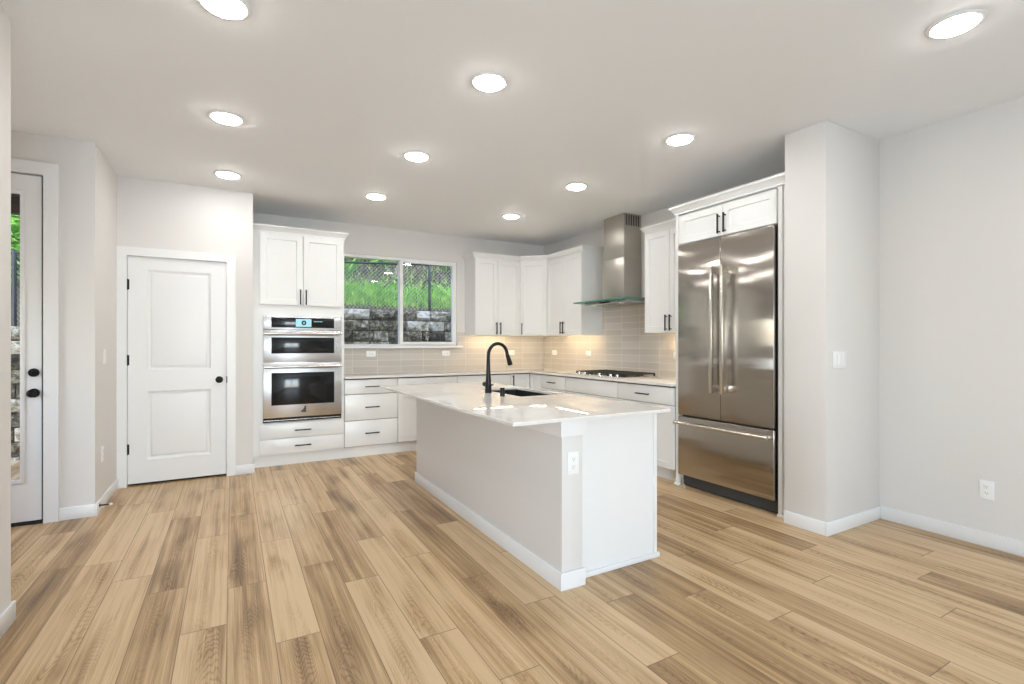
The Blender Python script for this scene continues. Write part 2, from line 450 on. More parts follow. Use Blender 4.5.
# ------------------------------------------------------------------ baseboards
BH, BT = 0.09, 0.014
def base(name, segs):
    bm = bm_new()
    for s in segs: box(bm, *s, 0.0, BH, 0.004)
    return struct(name, bm, M['trim'])
base('baseboard_right', [(XR-BT, XR, YN, 1.825-BT)])
base('baseboard_fridge_return', [(3.405-BT, XR, 1.825-BT, 1.825), (3.405-BT, 3.405, 1.825, 2.108)])
base('baseboard_left', [(XL, XL+BT, YN, YE+BT), (XA, XL, YE, YE+BT)])
base('baseboard_entry', [(-1.075, XL, YD-BT, YD), (XA, EX0-0.09, YD-BT, YD)])
base('baseboard_pantry_side', [(XL, XL+BT, YD-BT, YP-0.02)])
base('baseboard_pantry', [(0.032, XP+BT, YP-BT, YP), (XP, XP+BT, YP, 5.67)])

# ------------------------------------------------------------------ pantry door
def knob_set(parent, x, z, y, r=0.027, name='door_knob', m=None):
    bm = bm_new()
    lathe(bm, [(0.0, y), (0.032, y), (0.032, y-0.006), (0.029, y-0.009), (0.012, y-0.011), (0.011, y-0.030), (0.018, y-0.034), (r, y-0.044), (r+0.001, y-0.053), (r-0.006, y-0.062), (0.010, y-0.066), (0, y-0.0665)], 'y', (x, 0, z))
    return obj(name, bm, m or M['black'], parent)
def hinge(parent, x, z, y):
    bm = bm_new(); lathe(bm, [(0.0, z-0.048), (0.007, z-0.048), (0.007, z+0.048), (0, z+0.048)], 'z', (x, y-0.006, 0), 12)
    box(bm, x-0.002, x+0.016, y-0.002, y+0.001, z-0.045, z+0.045)
    return obj('hinge', bm, M['black'], parent)
d1 = empty('door_1', ((DX0+DX1)/2, YP, 0), kind='structure', label='white two-panel pantry door with a black knob')
hw = (DX1-DX0)/2
bm = bm_new()
y = 0.004; th = 0.035
xs = [-hw+0.004, -0.238, 0.252, hw-0.005]; zs = [0.022, 0.226, 0.840, 1.030, 1.930, DZ1-0.004]
for i in range(3):
    for j in range(5):
        if i == 1 and j in (1, 3):
            a = (xs[1], xs[2], zs[j], zs[j+1])
            R = lambda o, dy: rect_ring(a[0]+o, a[1]-o, a[2]+o, a[3]-o, y+dy)
            loops(bm, [R(0, 0), R(0.006, 0.004), R(0.016, 0.010), R(0.026, 0.010), R(0.034, 0.004), R(0.042, 0.003)], False, True)
        else:
            bm.faces.new([bm.verts.new(p) for p in ((xs[i], y, zs[j]), (xs[i+1], y, zs[j]), (xs[i+1], y, zs[j+1]), (xs[i], y, zs[j+1]))])
bmesh.ops.remove_doubles(bm, verts=bm.verts[:], dist=1e-5)
loops(bm, [rect_ring(xs[0], xs[3], zs[0], zs[5], y), rect_ring(xs[0], xs[3], zs[0], zs[5], y+th)], False, True)
obj('door_slab', bm, M['trim'], d1)
bm = bm_new()
box(bm, -hw-0.02, -hw, -0.002, 0.11, 0, DZ1+0.02); box(bm, hw, hw+0.02, -0.002, 0.11, 0, DZ1+0.02); box(bm, -hw-0.02, hw+0.02, -0.002, 0.11, DZ1, DZ1+0.02)
obj('door_jamb', bm, M['trim'], d1)
bm = bm_new(); CW = 0.074
box(bm, -hw-0.069, -hw+0.002, -0.018, 0, 0, DZ1-0.002); box(bm, hw-0.002, hw+CW, -0.018, 0, 0, DZ1-0.002); box(bm, -hw-0.069, hw+CW, -0.018, 0, DZ1-0.002, DZ1+CW)
obj('door_casing', bm, M['trim'], d1)
knob_set(d1, hw-0.062, 0.925, y)
bm = bm_new(); box(bm, hw-0.004, hw+0.004, -0.02, 0.0, 0.895, 0.955); obj('strike_plate', bm, M['black'], d1)
for z in (0.33, 1.12, 1.79): hinge(d1, -hw+0.001, z, 0.0)
bm = bm_new(); box(bm, DX0, DX1, YP+0.045, YP+0.10, 0, 0.004); struct('trim_1', bm, M['rubber'])
bm = bm_new(); box(bm, XL, XP-0.1, YP+0.55, YP+0.6, 0, H); struct('wall_pantry_inside', bm, M['wall'])

# ------------------------------------------------------------------ exterior glazed door
d2 = empty('door_2', ((EX0+EX1)/2, YD, 0), kind='structure', label='tall white exterior door with a full glass pane and black knob and deadbolt')
hw = (EX1-EX0)/2
bm = bm_new()
gx0, gx1, gz0, gz1 = -hw+0.118, hw-0.118, 0.310, 2.315
yy, th = 0.014, 0.045
for a in ((-hw+0.006, gx0, 0.022, EZ1-0.008), (gx1, hw-0.013, 0.022, EZ1-0.008), (gx0, gx1, 0.022, gz0), (gx0, gx1, gz1, EZ1-0.008)):
    box(bm, a[0], a[1], yy, yy+th, a[2], a[3])
for a in ((gx0-0.02, gx0+0.006, gz0-0.02, gz1+0.02), (gx1-0.006, gx1+0.02, gz0-0.02, gz1+0.02), (gx0, gx1, gz0-0.02, gz0+0.006), (gx0, gx1, gz1-0.006, gz1+0.02)):
    box(bm, a[0], a[1], yy-0.008, yy+0.001, a[2], a[3], 0.003)
obj('door_slab', bm, M['trim'], d2)
bm = bm_new(); box(bm, gx0, gx1, yy+0.018, yy+0.024, gz0, gz1); obj('glass_pane', bm, M['pane'], d2)
bm = bm_new()
box(bm, -hw-0.02, -hw, 0.0, 0.14, 0, EZ1+0.02); box(bm, hw, hw+0.02, 0.0, 0.14, 0, EZ1+0.02); box(bm, -hw-0.02, hw+0.02, 0.0, 0.14, EZ1, EZ1+0.02)
obj('door_jamb', bm, M['trim'], d2)
bm = bm_new()
box(bm, -hw-0.085, -hw-0.003, -0.018, 0, 0, EZ1+0.003); box(bm, hw+0.003, hw+0.085, -0.018, 0, 0, EZ1+0.003); box(bm, -hw-0.085, hw+0.085, -0.018, 0, EZ1+0.003, EZ1+0.085)
obj('door_casing', bm, M['trim'], d2)
bm = bm_new(); box(bm, hw-0.0128, hw, yy+0.010, yy+0.05, 0.014, EZ1); box(bm, -hw, -hw+0.012, yy+0.03, yy+0.05, 0.014, EZ1); box(bm, -hw+0.012, hw-0.012, yy+0.03, yy+0.05, EZ1-0.012, EZ1); obj('weatherstrip', bm, M['rubber'], d2)
bm = bm_new(); box(bm, -hw, hw, -0.01, 0.14, 0, 0.014, 0.004); obj('threshold', bm, M['rubber'], d2)
knob_set(d2, hw-0.052, 0.918, yy)
bm = bm_new(); lathe(bm, [(0, yy), (0.030, yy), (0.030, yy-0.012), (0.027, yy-0.020), (0.010, yy-0.022), (0, yy-0.022)], 'y', (hw-0.052, 0, 1.062)); box(bm, hw-0.057, hw-0.047, yy-0.034, yy-0.02, 1.046, 1.078, 0.002)
obj('deadbolt', bm, M['black'], d2)
for z in (0.91, 1.06):
    bm = bm_new(); box(bm, hw-0.004, hw+0.004, yy-0.012, yy+0.01, z-0.03, z+0.03); obj('strike_plate', bm, M['black'], d2)

# ------------------------------------------------------------------ kitchen window
w1 = empty('window_1', (WX0, YB, WZ0), kind='structure', label='white two-pane sliding window over the counter')
WW, WH = WX1-WX0, WZ1-WZ0
fy0, fy1 = 0.022, 0.110
f = 0.04
def frame_ring(bm, x0, x1, z0, z1, wl_, wr_, wb_, wt_, y0, y1, e=0.003):
    # picture-frame ring with softened front edges
    O = lambda o, y: rect_ring(x0+o, x1-o, z0+o, z1-o, y)
    I = lambda o, y: rect_ring(x0+wl_-o, x1-wr_+o, z0+wb_-o, z1-wt_+o, y)
    R = [O(0, y1), O(0, y0+e), O(e, y0), I(e, y0), I(0, y0+e), I(0, y1)]
    vs = [[bm.verts.new(p) for p in q] for q in R]
    for A, Bq in zip(vs, vs[1:]+vs[:1]):
        for i in range(4):
            j = (i+1) % 4; bm.faces.new((A[i], A[j], Bq[j], Bq[i]))
MC = 1.915-WX0
fb = 0.022
bm = bm_new(); frame_ring(bm, 0, WW, 0, WH, f, f, fb, 0.036, fy0, fy1); box(bm, MC-0.022, MC+0.022, fy0+0.008, fy1-0.002, fb-0.001, WH-0.035)
obj('window_frame', bm, M['vinyl'], w1)
f2 = 0.036; a0, a1 = MC-0.024, WW-f+0.006
bm = bm_new(); frame_ring(bm, a0, a1, fb-0.004, WH-0.030, f2+0.008, f2-0.010, f2-0.002, f2-0.014, fy0-0.006, fy0+0.03)
obj('sliding_sash', bm, M['vinyl'], w1)
bm = bm_new(); box(bm, f, MC-0.02, fy0+0.045, fy0+0.050, fb, WH-0.036); obj('glass_pane', bm, M['pane'], w1)
bm = bm_new(); box(bm, a0+f2-.004, a1-f2+.004, fy0+0.010, fy0+0.015, fb+0.026, WH-0.048); obj('glass_pane', bm, M['pane'], w1)
bm = bm_new(); box(bm, -0.02, WW+0.075, -0.045, fy0+0.01, -0.030, 0.0, 0.004); obj('window_sill', bm, M['trim'], w1)

# ------------------------------------------------------------------ backsplash
CT, CB = 0.905, 0.881        # perimeter counter top / underside
bm = bm_new()
box(bm, 1.080-1.90, 4.090-1.90, -0.008, 0, 0, 0.306); box(bm, 2.765-1.90, 2.81-1.90, -0.008, 0, 0.306, 0.52); box(bm, 2.69-1.90, 2.765-1.90, -0.008, 0, 0.338, 0.52)
box(bm, 2.81-1.90, 4.090-1.90, -0.008, 0, 0.306, 0.475)
setp(obj('tile_backsplash', bm, M['tile_x'], loc=(1.90, YB-0.001, CT)), 'stacked taupe tile backsplash along the wall under the window', 'backsplash', 'taupe tile backsplashes')
bm = bm_new()
box(bm, -0.008, 0, 3.166-4.251, 6.28-4.251, 0, 0.475); box(bm, -0.008, 0, 3.842-4.251, 4.918-4.251, 0.475, 0.88)
setp(obj('tile_backsplash', bm, M['tile_y'], loc=(XR-0.001, 4.251, CT)), 'stacked taupe tile backsplash behind the gas cooktop', 'backsplash', 'taupe tile backsplashes')

# ------------------------------------------------------------------ cabinet helpers (local frame: x along the run, front faces -y, back at y = depth)
def pull(parent, x, z, y, length=0.16, vertical=False):
    bm = bm_new(); r = 0.0058; off = 0.030; s = length/2-0.017
    if vertical:
        box(bm, x-r, x+r, y-off-r, y-off+r, z-length/2, z+length/2, 0.0015)
        for q in (-s, s): box(bm, x-0.0045, x+0.0045, y-off, y, z+q-0.0045, z+q+0.0045)
    else:
        box(bm, x-length/2, x+length/2, y-off-r, y-off+r, z-r, z+r, 0.0015)
        for q in (-s, s): box(bm, x+q-0.0045, x+q+0.0045, y-off, y, z-0.0045, z+0.0045)
    return obj('handle', bm, M['black'], parent)
def add_door(t, x0, x1, z0, z1, y=0.0, hx=None, hz=None, flat=False):
    bm = bm_new(); (slab if flat else shaker)(bm, x0, x1, z0, z1, y)
    d = obj('door', bm, M['cab'], t)
    if hx is not None: pull(d, hx, hz, y, 0.16, True)
    return d
def add_drawer(t, x0, x1, z0, z1, y=0.0, handle=True, length=0.16):
    bm = bm_new(); slab(bm, x0, x1, z0, z1, y)
    d = obj('drawer', bm, M['cab'], t)
    if handle: pull(d, (x0+x1)/2, (z0+z1)/2, y, length)
    return d
CROWN = [(0.0, 0.0), (0.009, 0.0), (0.009, 0.014), (0.018, 0.026), (0.036, 0.050), (0.044, 0.056), (0.044, 0.072), (0.0, 0.072)]
def crown_bm(path, i0, i1, z):
    # mitred crown along path[i0..i1]; outward is to the right of the travel direction
    P = [Vector((a, b)) for a, b in path]
    def nrm(a, b): d = (b-a).normalized(); return Vector((d.y, -d.x))
    def off(i, d):
        if i == 0: return P[0]+nrm(P[0], P[1])*d
        if i == len(P)-1: return P[-1]+nrm(P[-2], P[-1])*d
        n1, n2 = nrm(P[i-1], P[i]), nrm(P[i], P[i+1])
        m = (n1+n2).normalized(); return P[i]+m*(d/m.dot(n1))
    bm = bm_new(); prev = None; first = None
    for i in range(i0, i1+1):
        ring = [bm.verts.new((*off(i, d), z+h)) for d, h in CROWN]
        if prev:
            for k in range(len(ring)):
                j = (k+1) % len(ring); bm.faces.new((prev[k], prev[j], ring[j], ring[k]))
        else: bm.faces.new(list(reversed(ring)))
        prev = ring
    bm.faces.new(prev)
    return bm

# ------------------------------------------------------------------ tall oven cabinet
OF = 5.645                     # door front plane
t = empty('oven_cabinet', (0.185, OF, 0), label='tall white oven cabinet beside the pantry wall, two doors above and two drawers below', cat='cabinet')
W = 0.892; D = YB-OF
bm = bm_new()
ox0, ox1, oz0, oz1 = 0.102, 0.848, 0.455, 1.552
by = 0.021
box(bm, 0, W, by, D-0.002, 0.120, oz0); box(bm, 0, W, by, D-0.002, oz1, 2.42)
box(bm, 0, ox0-0.001, by, D-0.002, oz0, oz1); box(bm, ox1+0.001, W, by, D-0.002, oz0, oz1); box(bm, ox0-0.001, ox1+0.001, D-0.02, D-0.002, oz0, oz1)
obj('body', bm, M['cab'], t)
bm = bm_new(); box(bm, 0.0, W, 0.045, 0.065, 0, 0.121); obj('toe_kick', bm, M['cab'], t)
add_door(t, 0.062, 0.468, 1.668, 2.402, 0, 0.442, 1.755)
add_door(t, 0.473, 0.870, 1.668, 2.402, 0, 0.498, 1.755)
add_drawer(t, 0.062, 0.872, 0.287, 0.440, 0)
add_drawer(t, 0.062, 0.872, 0.124, 0.281, 0)
p = [(W, D-0.003), (W, by), (0.0, by)]
obj('crown_moulding', crown_bm([(0.0, by), (W, by), (W, D-0.003)], 0, 2, 2.410), M['cab'], t)

# wall oven
o = empty('wall_oven', (0.185, OF, 0), label='stainless double wall oven with black glass windows in the tall cabinet', cat='oven')
bm = bm_new()
box(bm, ox0+0.004, ox1-0.004, 0.018, 0.50, oz0+0.004, oz1-0.004)
box(bm, ox0-0.012, ox1+0.012, 0.004, 0.019, oz0-0.004, oz1+0.006, 0.003)
obj('body', bm, M['steel'], o)
bm = bm_new(); box(bm, ox0-0.010, ox1+0.010, -0.016, 0.004, 1.412, 1.556, 0.003); cp = obj('control_panel', bm, M['steel'], o)
bm = bm_new(); box(bm, 0.166, 0.780, -0.018, -0.014, 1.434, 1.538, 0.001); obj('control_glass', bm, M['bglass'], cp)
bm = bm_new(); box(bm, 0.398, 0.550, -0.0192, -0.0178, 1.444, 1.526); obj('display', bm, M['display'], cp)
bm = bm_new(); lathe(bm, [(0.0, -0.0200), (0.024, -0.0200), (0.024, -0.0186), (0.0, -0.0186)], 'y', (0.476, 0, 1.486), 24)
obj('display_dial', bm, M['bglass'], cp)
bm = bm_new(); lathe(bm, [(0.0, -0.0206), (0.009, -0.0206), (0.009, -0.0195), (0.0, -0.0195)], 'y', (0.476, 0, 1.486), 20)
obj('dial_centre', bm, M['display'], cp)
for k in range(3):
    bm = bm_new(); box(bm, 0.576+k*0.03, 0.598+k*0.03, -0.0188, -0.0178, 1.497, 1.505); obj('display_mark', bm, M['display'], cp)
def oven_door(z0, z1, w0, w1, hz):
    bm = bm_new(); box(bm, ox0-0.010, ox1+0.010, -0.022, 0.004, z0, z1, 0.004); d = obj('door', bm, M['steel'], o)
    bm = bm_new(); box(bm, 0.166, 0.780, -0.0245, -0.020, w0, w1, 0.001); obj('oven_window', bm, M['bglass'], d)
    bm = bm_new(); tube(bm, [(ox0-0.006, -0.066, hz), (ox1+0.006, -0.066, hz)], 0.0125, 16)
    for x in (ox0+0.03, ox1-0.03): box(bm, x-0.012, x+0.012, -0.066, -0.02, hz-0.008, hz+0.008, 0.003)
    obj('handle', bm, M['handle'], d)
    return d
oven_door(1.072, 1.406, 1.165, 1.332, 1.372)
dl = oven_door(0.502, 1.066, 0.632, 0.966, 1.028)
bm = bm_new()   # small dark emblem: a slanted upright with a hooked foot
em = [(0.005, 0.024), (0.018, 0.030), (0.018, -0.024), (-0.014, -0.024), (-0.025, -0.014), (-0.012, -0.010), (-0.002, 0.002), (0.004, 0.010)]
vs = [bm.verts.new((0.474+a*1.3, -0.0228, 0.580+b*1.25)) for a, b in em]; vb = [bm.verts.new((0.474+a*1.3, -0.0215, 0.580+b*1.25)) for a, b in em]
bm.faces.new(vs); bm.faces.new(list(reversed(vb)))
for i in range(len(em)): bm.faces.new((vs[i], vs[(i+1) % len(em)], vb[(i+1) % len(em)], vb[i]))
obj('emblem', bm, M['slot'], dl, smooth=False)
bm = bm_new(); box(bm, ox0-0.010, ox1+0.010, -0.010, 0.004, 0.458, 0.497, 0.002)
vt = obj('vent_strip', bm, M['rubber'], o)
bm = bm_new(); box(bm, ox0-0.008, ox1+0.008, -0.0125, -0.009, 0.474, 0.479); obj('vent_lip', bm, M['steel'], vt)

# ------------------------------------------------------------------ base cabinets along the back wall
BF = 5.645                     # fronts
def base_body(t, W, D, z1=CB, toe=0.045):
    bm = bm_new(); box(bm, 0.0005, W-0.0005, 0.021, D-0.002, 0.118, z1-0.022); obj('body', bm, M['cabin_gap_shade'], t)
    bm = bm_new(); box(bm, 0.0005, W-0.0005, toe, toe+0.018, 0, 0.1185); obj('toe_kick', bm, M['cab'], t)
D = YB-BF
t = empty('base_cabinet', (1.0775, BF, 0), label='white base cabinet with three slab drawers right of the ovens', cat='cabinet', group='base cabinets')
W = 0.5955; base_body(t, W, D)
add_drawer(t, 0.003, W-0.003, 0.707, 0.866); add_drawer(t, 0.003, W-0.003, 0.416, 0.699); add_drawer(t, 0.003, W-0.003, 0.126, 0.408)
for x, lab in ((1.673, 'white base cabinet under the window, right of the three-drawer cabinet'), (2.421, 'white base cabinet behind the faucet, between window cabinet and corner')):
    W = 0.748
    t = empty('base_cabinet', (x, BF, 0), label=lab, cat='cabinet', group='base cabinets'); base_body(t, W, D)
    add_drawer(t, 0.003, W-0.003, 0.707, 0.866, handle=False)
    add_door(t, 0.003, W/2-0.0015, 0.126, 0.699, 0, W/2-0.03, 0.60); add_door(t, W/2+0.0015, W-0.003, 0.126, 0.699, 0, W/2+0.03, 0.60)
# inner corner cabinet: one door on each leg
RF = 3.46                      # fronts of the right run
t = empty('corner_base_cabinet', (3.169, BF, 0), label='white corner base cabinet where the two counter runs meet', cat='cabinet', group='base cabinets')
W = RF-3.169
bm = bm_new(); prism(bm, [(0.0005, 0.021), (W+0.021, 0.021), (W+0.021, -0.2745), (XR-3.169-0.002, -0.2745), (XR-3.169-0.002, D-0.002), (0.0005, D-0.002)], 0.118, CB-0.022); obj('body', bm, M['cabin_gap_shade'], t)
bm = bm_new(); prism(bm, [(0.0005, 0.045), (W+0.09, 0.045), (W+0.09, -0.2745), (W+0.108, -0.2745), (W+0.108, 0.063), (0.0005, 0.063)], 0, 0.1185); obj('toe_kick', bm, M['cab'], t)
add_door(t, 0.003, W-0.002, 0.126, 0.866, 0, 0.030, 0.775)
d = add_door(t, 0.003, 0.272, 0.126, 0.866, 0)
d.location = (W, -0.001, 0); d.rotation_euler = (0, 0, -PI/2)

# right run: local x runs towards the camera, front faces -x
def right_unit(name, y0, W, label, group='base cabinets'):
    return empty(name, (RF, y0, 0), -PI/2, label=label, cat='cabinet', group=group)
DR = XR-RF
t = right_unit('base_cabinet', 5.370, 0.530, 'white base cabinet with a drawer between the corner and the cooktop cabinet'); W = 0.530; base_body(t, W, DR, toe=0.09)
add_drawer(t, 0.003, W-0.003, 0.707, 0.866); add_door(t, 0.003, W-0.003, 0.126, 0.699, 0, 0.03, 0.60)
t = right_unit('base_cabinet', 4.840, 0.925, 'white base cabinet with a plain false front below the gas cooktop'); W = 0.925
bm = bm_new(); box(bm, 0.0005, W-0.0005, 0.021, DR-0.002, 0.118, 0.84); box(bm, 0.0005, W-0.0005, 0.021, 0.034, 0.84, CB-0.022); obj('body', bm, M['cabin_gap_shade'], t)
bm = bm_new(); box(bm, 0.0005, W-0.0005, 0.09, 0.108, 0, 0.1185); obj('toe_kick', bm, M['cab'], t)
add_drawer(t, 0.003, W-0.003, 0.707, 0.866, handle=False)
add_door(t, 0.003, W/2-0.0015, 0.126, 0.699, 0, W/2-0.03, 0.60); add_door(t, W/2+0.0015, W-0.003, 0.126, 0.699, 0, W/2+0.03, 0.60)
t = right_unit('base_cabinet', 3.915, 0.746, 'white base cabinet with a wide drawer next to the refrigerator'); W = 0.746; base_body(t, W, DR, toe=0.09)
add_drawer(t, 0.003, W-0.003, 0.707, 0.866, length=0.17)
add_door(t, 0.003, W/2-0.0015, 0.126, 0.699, 0, W/2-0.03, 0.60); add_door(t, W/2+0.0015, W-0.003, 0.126, 0.699, 0, W/2+0.03, 0.60)

# ------------------------------------------------------------------ perimeter countertop
bm = bm_new()
CF, CRX = 5.618, 3.434
def poly_slab(bm, poly, z0, z1, bev):
    prism(bm, poly, z0, z1)
    es = [e for e in bm.edges if abs(e.verts[0].co.z-z1) < 1e-6 and abs(e.verts[1].co.z-z1) < 1e-6]
    bmesh.ops.bevel(bm, geom=es, offset=bev, segments=2, affect='EDGES', profile=0.5)
poly_slab(bm, [(1.080, CF), (CRX, CF), (CRX, 3.168), (XR-0.010, 3.168), (XR-0.010, YB-0.010), (1.080, YB-0.010)], CB, CT, 0.003)
setp(obj('kitchen_countertop', bm, M['quartz']), 'white quartz L-shaped countertop along the two kitchen walls', 'countertop')

# ------------------------------------------------------------------ upper cabinets
UZ0, UZ1 = 1.380, 2.412
UF, URF = 5.945, 3.765
ucrown = [(2.800, YB-0.003), (2.800, UF+0.021), (3.494, UF+0.021), (URF+0.021, 5.700), (URF+0.021, 4.918), (XR-0.003, 4.918)]
# travel direction so that outward is right of travel
ucr = list(reversed(ucrown))
def upper_body(t, W, D):
    bm = bm_new(); box(bm, 0.0005, W-0.0005, 0.021, D-0.002, UZ0+0.026, UZ1); box(bm, 0.0005, 0.016, 0.021, D-0.002, UZ0, UZ0+0.0262); box(bm, W-0.016, W-0.0005, 0.021, D-0.002, UZ0, UZ0+0.0262); box(bm, 0.016, W-0.016, 0.021, 0.036, UZ0, UZ0+0.0262); obj('body', bm, M['cab'], t)
def local_path(path, loc, rz):
    c, s = math.cos(-rz), math.sin(-rz)
    return [((x-loc[0])*c-(y-loc[1])*s, (x-loc[0])*s+(y-loc[1])*c) for x, y in path]
t = empty('upper_cabinet', (2.800, UF, 0), label='white two-door wall cabinet right of the window', cat='cabinet', group='wall cabinets')
W = 0.692; upper_body(t, W, YB-UF)
add_door(t, 0.002, 0.338, UZ0+0.002, 2.402, 0, 0.310, 1.475); add_door(t, 0.341, W-0.006, UZ0+0.002, 2.402, 0, 0.369, 1.475)
lp = local_path(ucrown, (2.800, UF), 0)
obj('crown_moulding', crown_bm(list(reversed(lp)) if False else lp, 0, 2, 2.410), M['cab'], t)
# diagonal corner cabinet
dx, dy = (URF+0.021)-3.494, 5.700-(UF+0.021)
ang = math.atan2(dy, dx); dl_ = math.hypot(dx, dy)
nx, ny = math.sin(ang), -math.cos(ang)
cl = (3.494+nx*0.021, UF+0.021+ny*0.021)
t = empty('corner_cabinet', (cl[0], cl[1], 0), ang, label='white diagonal wall cabinet with one door in the kitchen corner', cat='cabinet', group='wall cabinets')
bm = bm_new()
pp = local_path([(3.494, UF+0.021), (URF+0.021, 5.700), (XR-0.002, 5.700), (XR-0.002, YB-0.002), (3.494, YB-0.002)], cl, ang)
prism(bm, pp, UZ0+0.026, UZ1); box(bm, 0.006, dl_-0.006, 0.021, 0.036, UZ0, UZ0+0.0262); obj('body', bm, M['cab'], t)
add_door(t, 0.012, dl_-0.012, UZ0+0.002, 2.402, 0, 0.040, 1.475)
obj('crown_moulding', crown_bm(local_path(ucrown, cl, ang), 2, 3, 2.410), M['cab'], t)
# right run uppers
t = empty('upper_cabinet', (URF, 5.698, 0), -PI/2, label='white two-door wall cabinet left of the range hood', cat='cabinet', group='wall cabinets')
W = 0.780; upper_body(t, W, XR-URF)
add_door(t, 0.006, W/2-0.0015, UZ0+0.002, 2.402, 0, W/2-0.028, 1.475); add_door(t, W/2+0.0015, W-0.002, UZ0+0.002, 2.402, 0, W/2+0.028, 1.475)
obj('crown_moulding', crown_bm(local_path(ucrown, (URF, 5.698), -PI/2), 3, 5, 2.410), M['cab'], t)
t = empty('upper_cabinet', (URF, 3.842, 0), -PI/2, label='white two-door wall cabinet between the range hood and the refrigerator', cat='cabinet', group='wall cabinets')
W = 0.674; upper_body(t, W, XR-URF)
add_door(t, 0.002, W/2-0.0015, UZ0+0.002, 2.402, 0, W/2-0.028, 1.475); add_door(t, W/2+0.0015, W-0.002, UZ0+0.002, 2.402, 0, W/2+0.028, 1.475)
obj('crown_moulding', crown_bm([(0, XR-URF-0.003), (0, 0.021), (W, 0.021)], 0, 2, 2.410), M['cab'], t)

# under-cabinet lights
def led(x, y, rz, length, label):
    t = empty('under_cabinet_light', (x, y, UZ0+0.026), rz, label=label, cat='light', group='under-cabinet lights')
    bm = bm_new(); box(bm, -length/2, length/2, -0.014, 0.014, -0.010, -0.0005, 0.002); obj('housing', bm, M['vinyl'], t)
    bm = bm_new(); box(bm, -length/2+0.01, length/2-0.01, -0.009, 0.009, -0.0125, -0.0095); obj('lens', bm, M['ledlens'], t)
led(3.15, 6.11, 0, 0.62, 'slim warm light under the wall cabinet right of the window')
led(3.82, 6.00, ang, 0.24, 'slim warm light under the diagonal corner cabinet')
led(3.94, 5.31, -PI/2, 0.70, 'slim warm light under the wall cabinet left of the hood')
led(3.94, 3.50, -PI/2, 0.58, 'slim warm light under the wall cabinet next to the refrigerator')

# ------------------------------------------------------------------ refrigerator with its enclosure
FX = 3.470
t = empty('refrigerator_cabinet', (FX, 3.165, 0), -PI/2, label='white refrigerator surround with side panels and a two-door cabinet on top', cat='cabinet')
LY = 3.165-2.108               # local length up to the wall return
FD = XR-FX
bm = bm_new(); box(bm, 0.0, 0.032, 0.012, FD-0.002, 0, 2.42); obj('side_panel', bm, M['cab'], t)
bm = bm_new(); box(bm, 0.962, 0.992, 0.012, FD-0.002, 0, 2.42); obj('side_panel', bm, M['cab'], t)
bm = bm_new(); box(bm, 0.992, LY-0.001, 0.026, 0.045, 0, 2.42); obj('filler_strip', bm, M['cab'], t)
bm = bm_new(); box(bm, -0.006, 0.040, -0.006, 0.04, 0, 0.022, 0.003); obj('shoe_moulding', bm, M['cab'], t)
bm = bm_new(); box(bm, 0.960, LY-0.001, -0.002, 0.025, 0, 0.02, 0.003); obj('shoe_moulding', bm, M['cab'], t)
bm = bm_new(); box(bm, 0.038, 0.962, 0.035, FD-0.002, 2.148, 2.42); obj('upper_body', bm, M['cab'], t)
add_door(t, 0.034, 0.488, 2.150, 2.404, 0.012, 0.462, 2.247); add_door(t, 0.492, 0.950, 2.150, 2.404, 0.012, 0.518, 2.247)
obj('crown_moulding', crown_bm([(0.0, 0.30), (0.0, 0.012), (LY-0.001, 0.012)], 0, 2, 2.418), M['cab'], t)

r = empty('refrigerator', (FX, 3.165, 0), -PI/2, label='stainless French-door refrigerator with a bottom freezer drawer', cat='refrigerator')
r0, r1 = 0.048, 0.944
bm = bm_new(); box(bm, r0, r1, 0.045, FD-0.01, 0.012, 2.132); obj('body', bm, M['slot'], r)
bm = bm_new(); box(bm, 0.953, 0.961, 0.03, 0.045, 0.0, 2.155); obj('side_gasket', bm, M['rubber'], r)
mid = 0.487
def fdoor(a, b, hx):
    bm = bm_new(); box(bm, a, b, -0.012, 0.044, 0.640, 2.134, 0.004, 3); d = obj('door', bm, M['steelf'], r)
    bm = bm_new(); box(bm, hx-0.014, hx+0.014, -0.092, -0.064, 0.862, 1.895, 0.003)
    for z in (0.895, 1.862): box(bm, hx-0.010, hx+0.010, -0.066, -0.010, z-0.028, z+0.028, 0.003)
    obj('handle', bm, M['handle'], d)
fdoor(r0, mid-0.0015, mid-0.038); fdoor(mid+0.0015, r1, mid+0.066)
bm = bm_new(); box(bm, r0, r1, -0.012, 0.044, 0.112, 0.626, 0.004, 3); d = obj('freezer_drawer', bm, M['steelf'], r)
bm = bm_new(); tube(bm, [(r0+0.004, -0.072, 0.574), (r1-0.012, -0.072, 0.574)], 0.0135, 18)
for x in (r0+0.035, r1-0.04): box(bm, x-0.016, x+0.016, -0.074, -0.010, 0.562, 0.586, 0.003)
obj('handle', bm, M['handle'], d)
bm = bm_new(); box(bm, r0, r1, 0.055, 0.075, 0.004, 0.112)
tg = obj('toe_grille', bm, M['rubber'], r)
bm = bm_new(); box(bm, r0+0.004, r0+0.024, 0.03, 0.055, 0.0, 0.10, 0.003); lathe(bm, [(0, 0), (0.016, 0), (0.016, 0.02), (0, 0.02)], 'z', (r0+0.03, 0.03, 0.0), 14); obj('levelling_foot', bm, M['chrome'], r)

# ------------------------------------------------------------------ range hood
hd = empty('range_hood', (XR, 4.405, 0), -PI/2, label='stainless chimney range hood with a flat green glass canopy above the cooktop', cat='range hood')
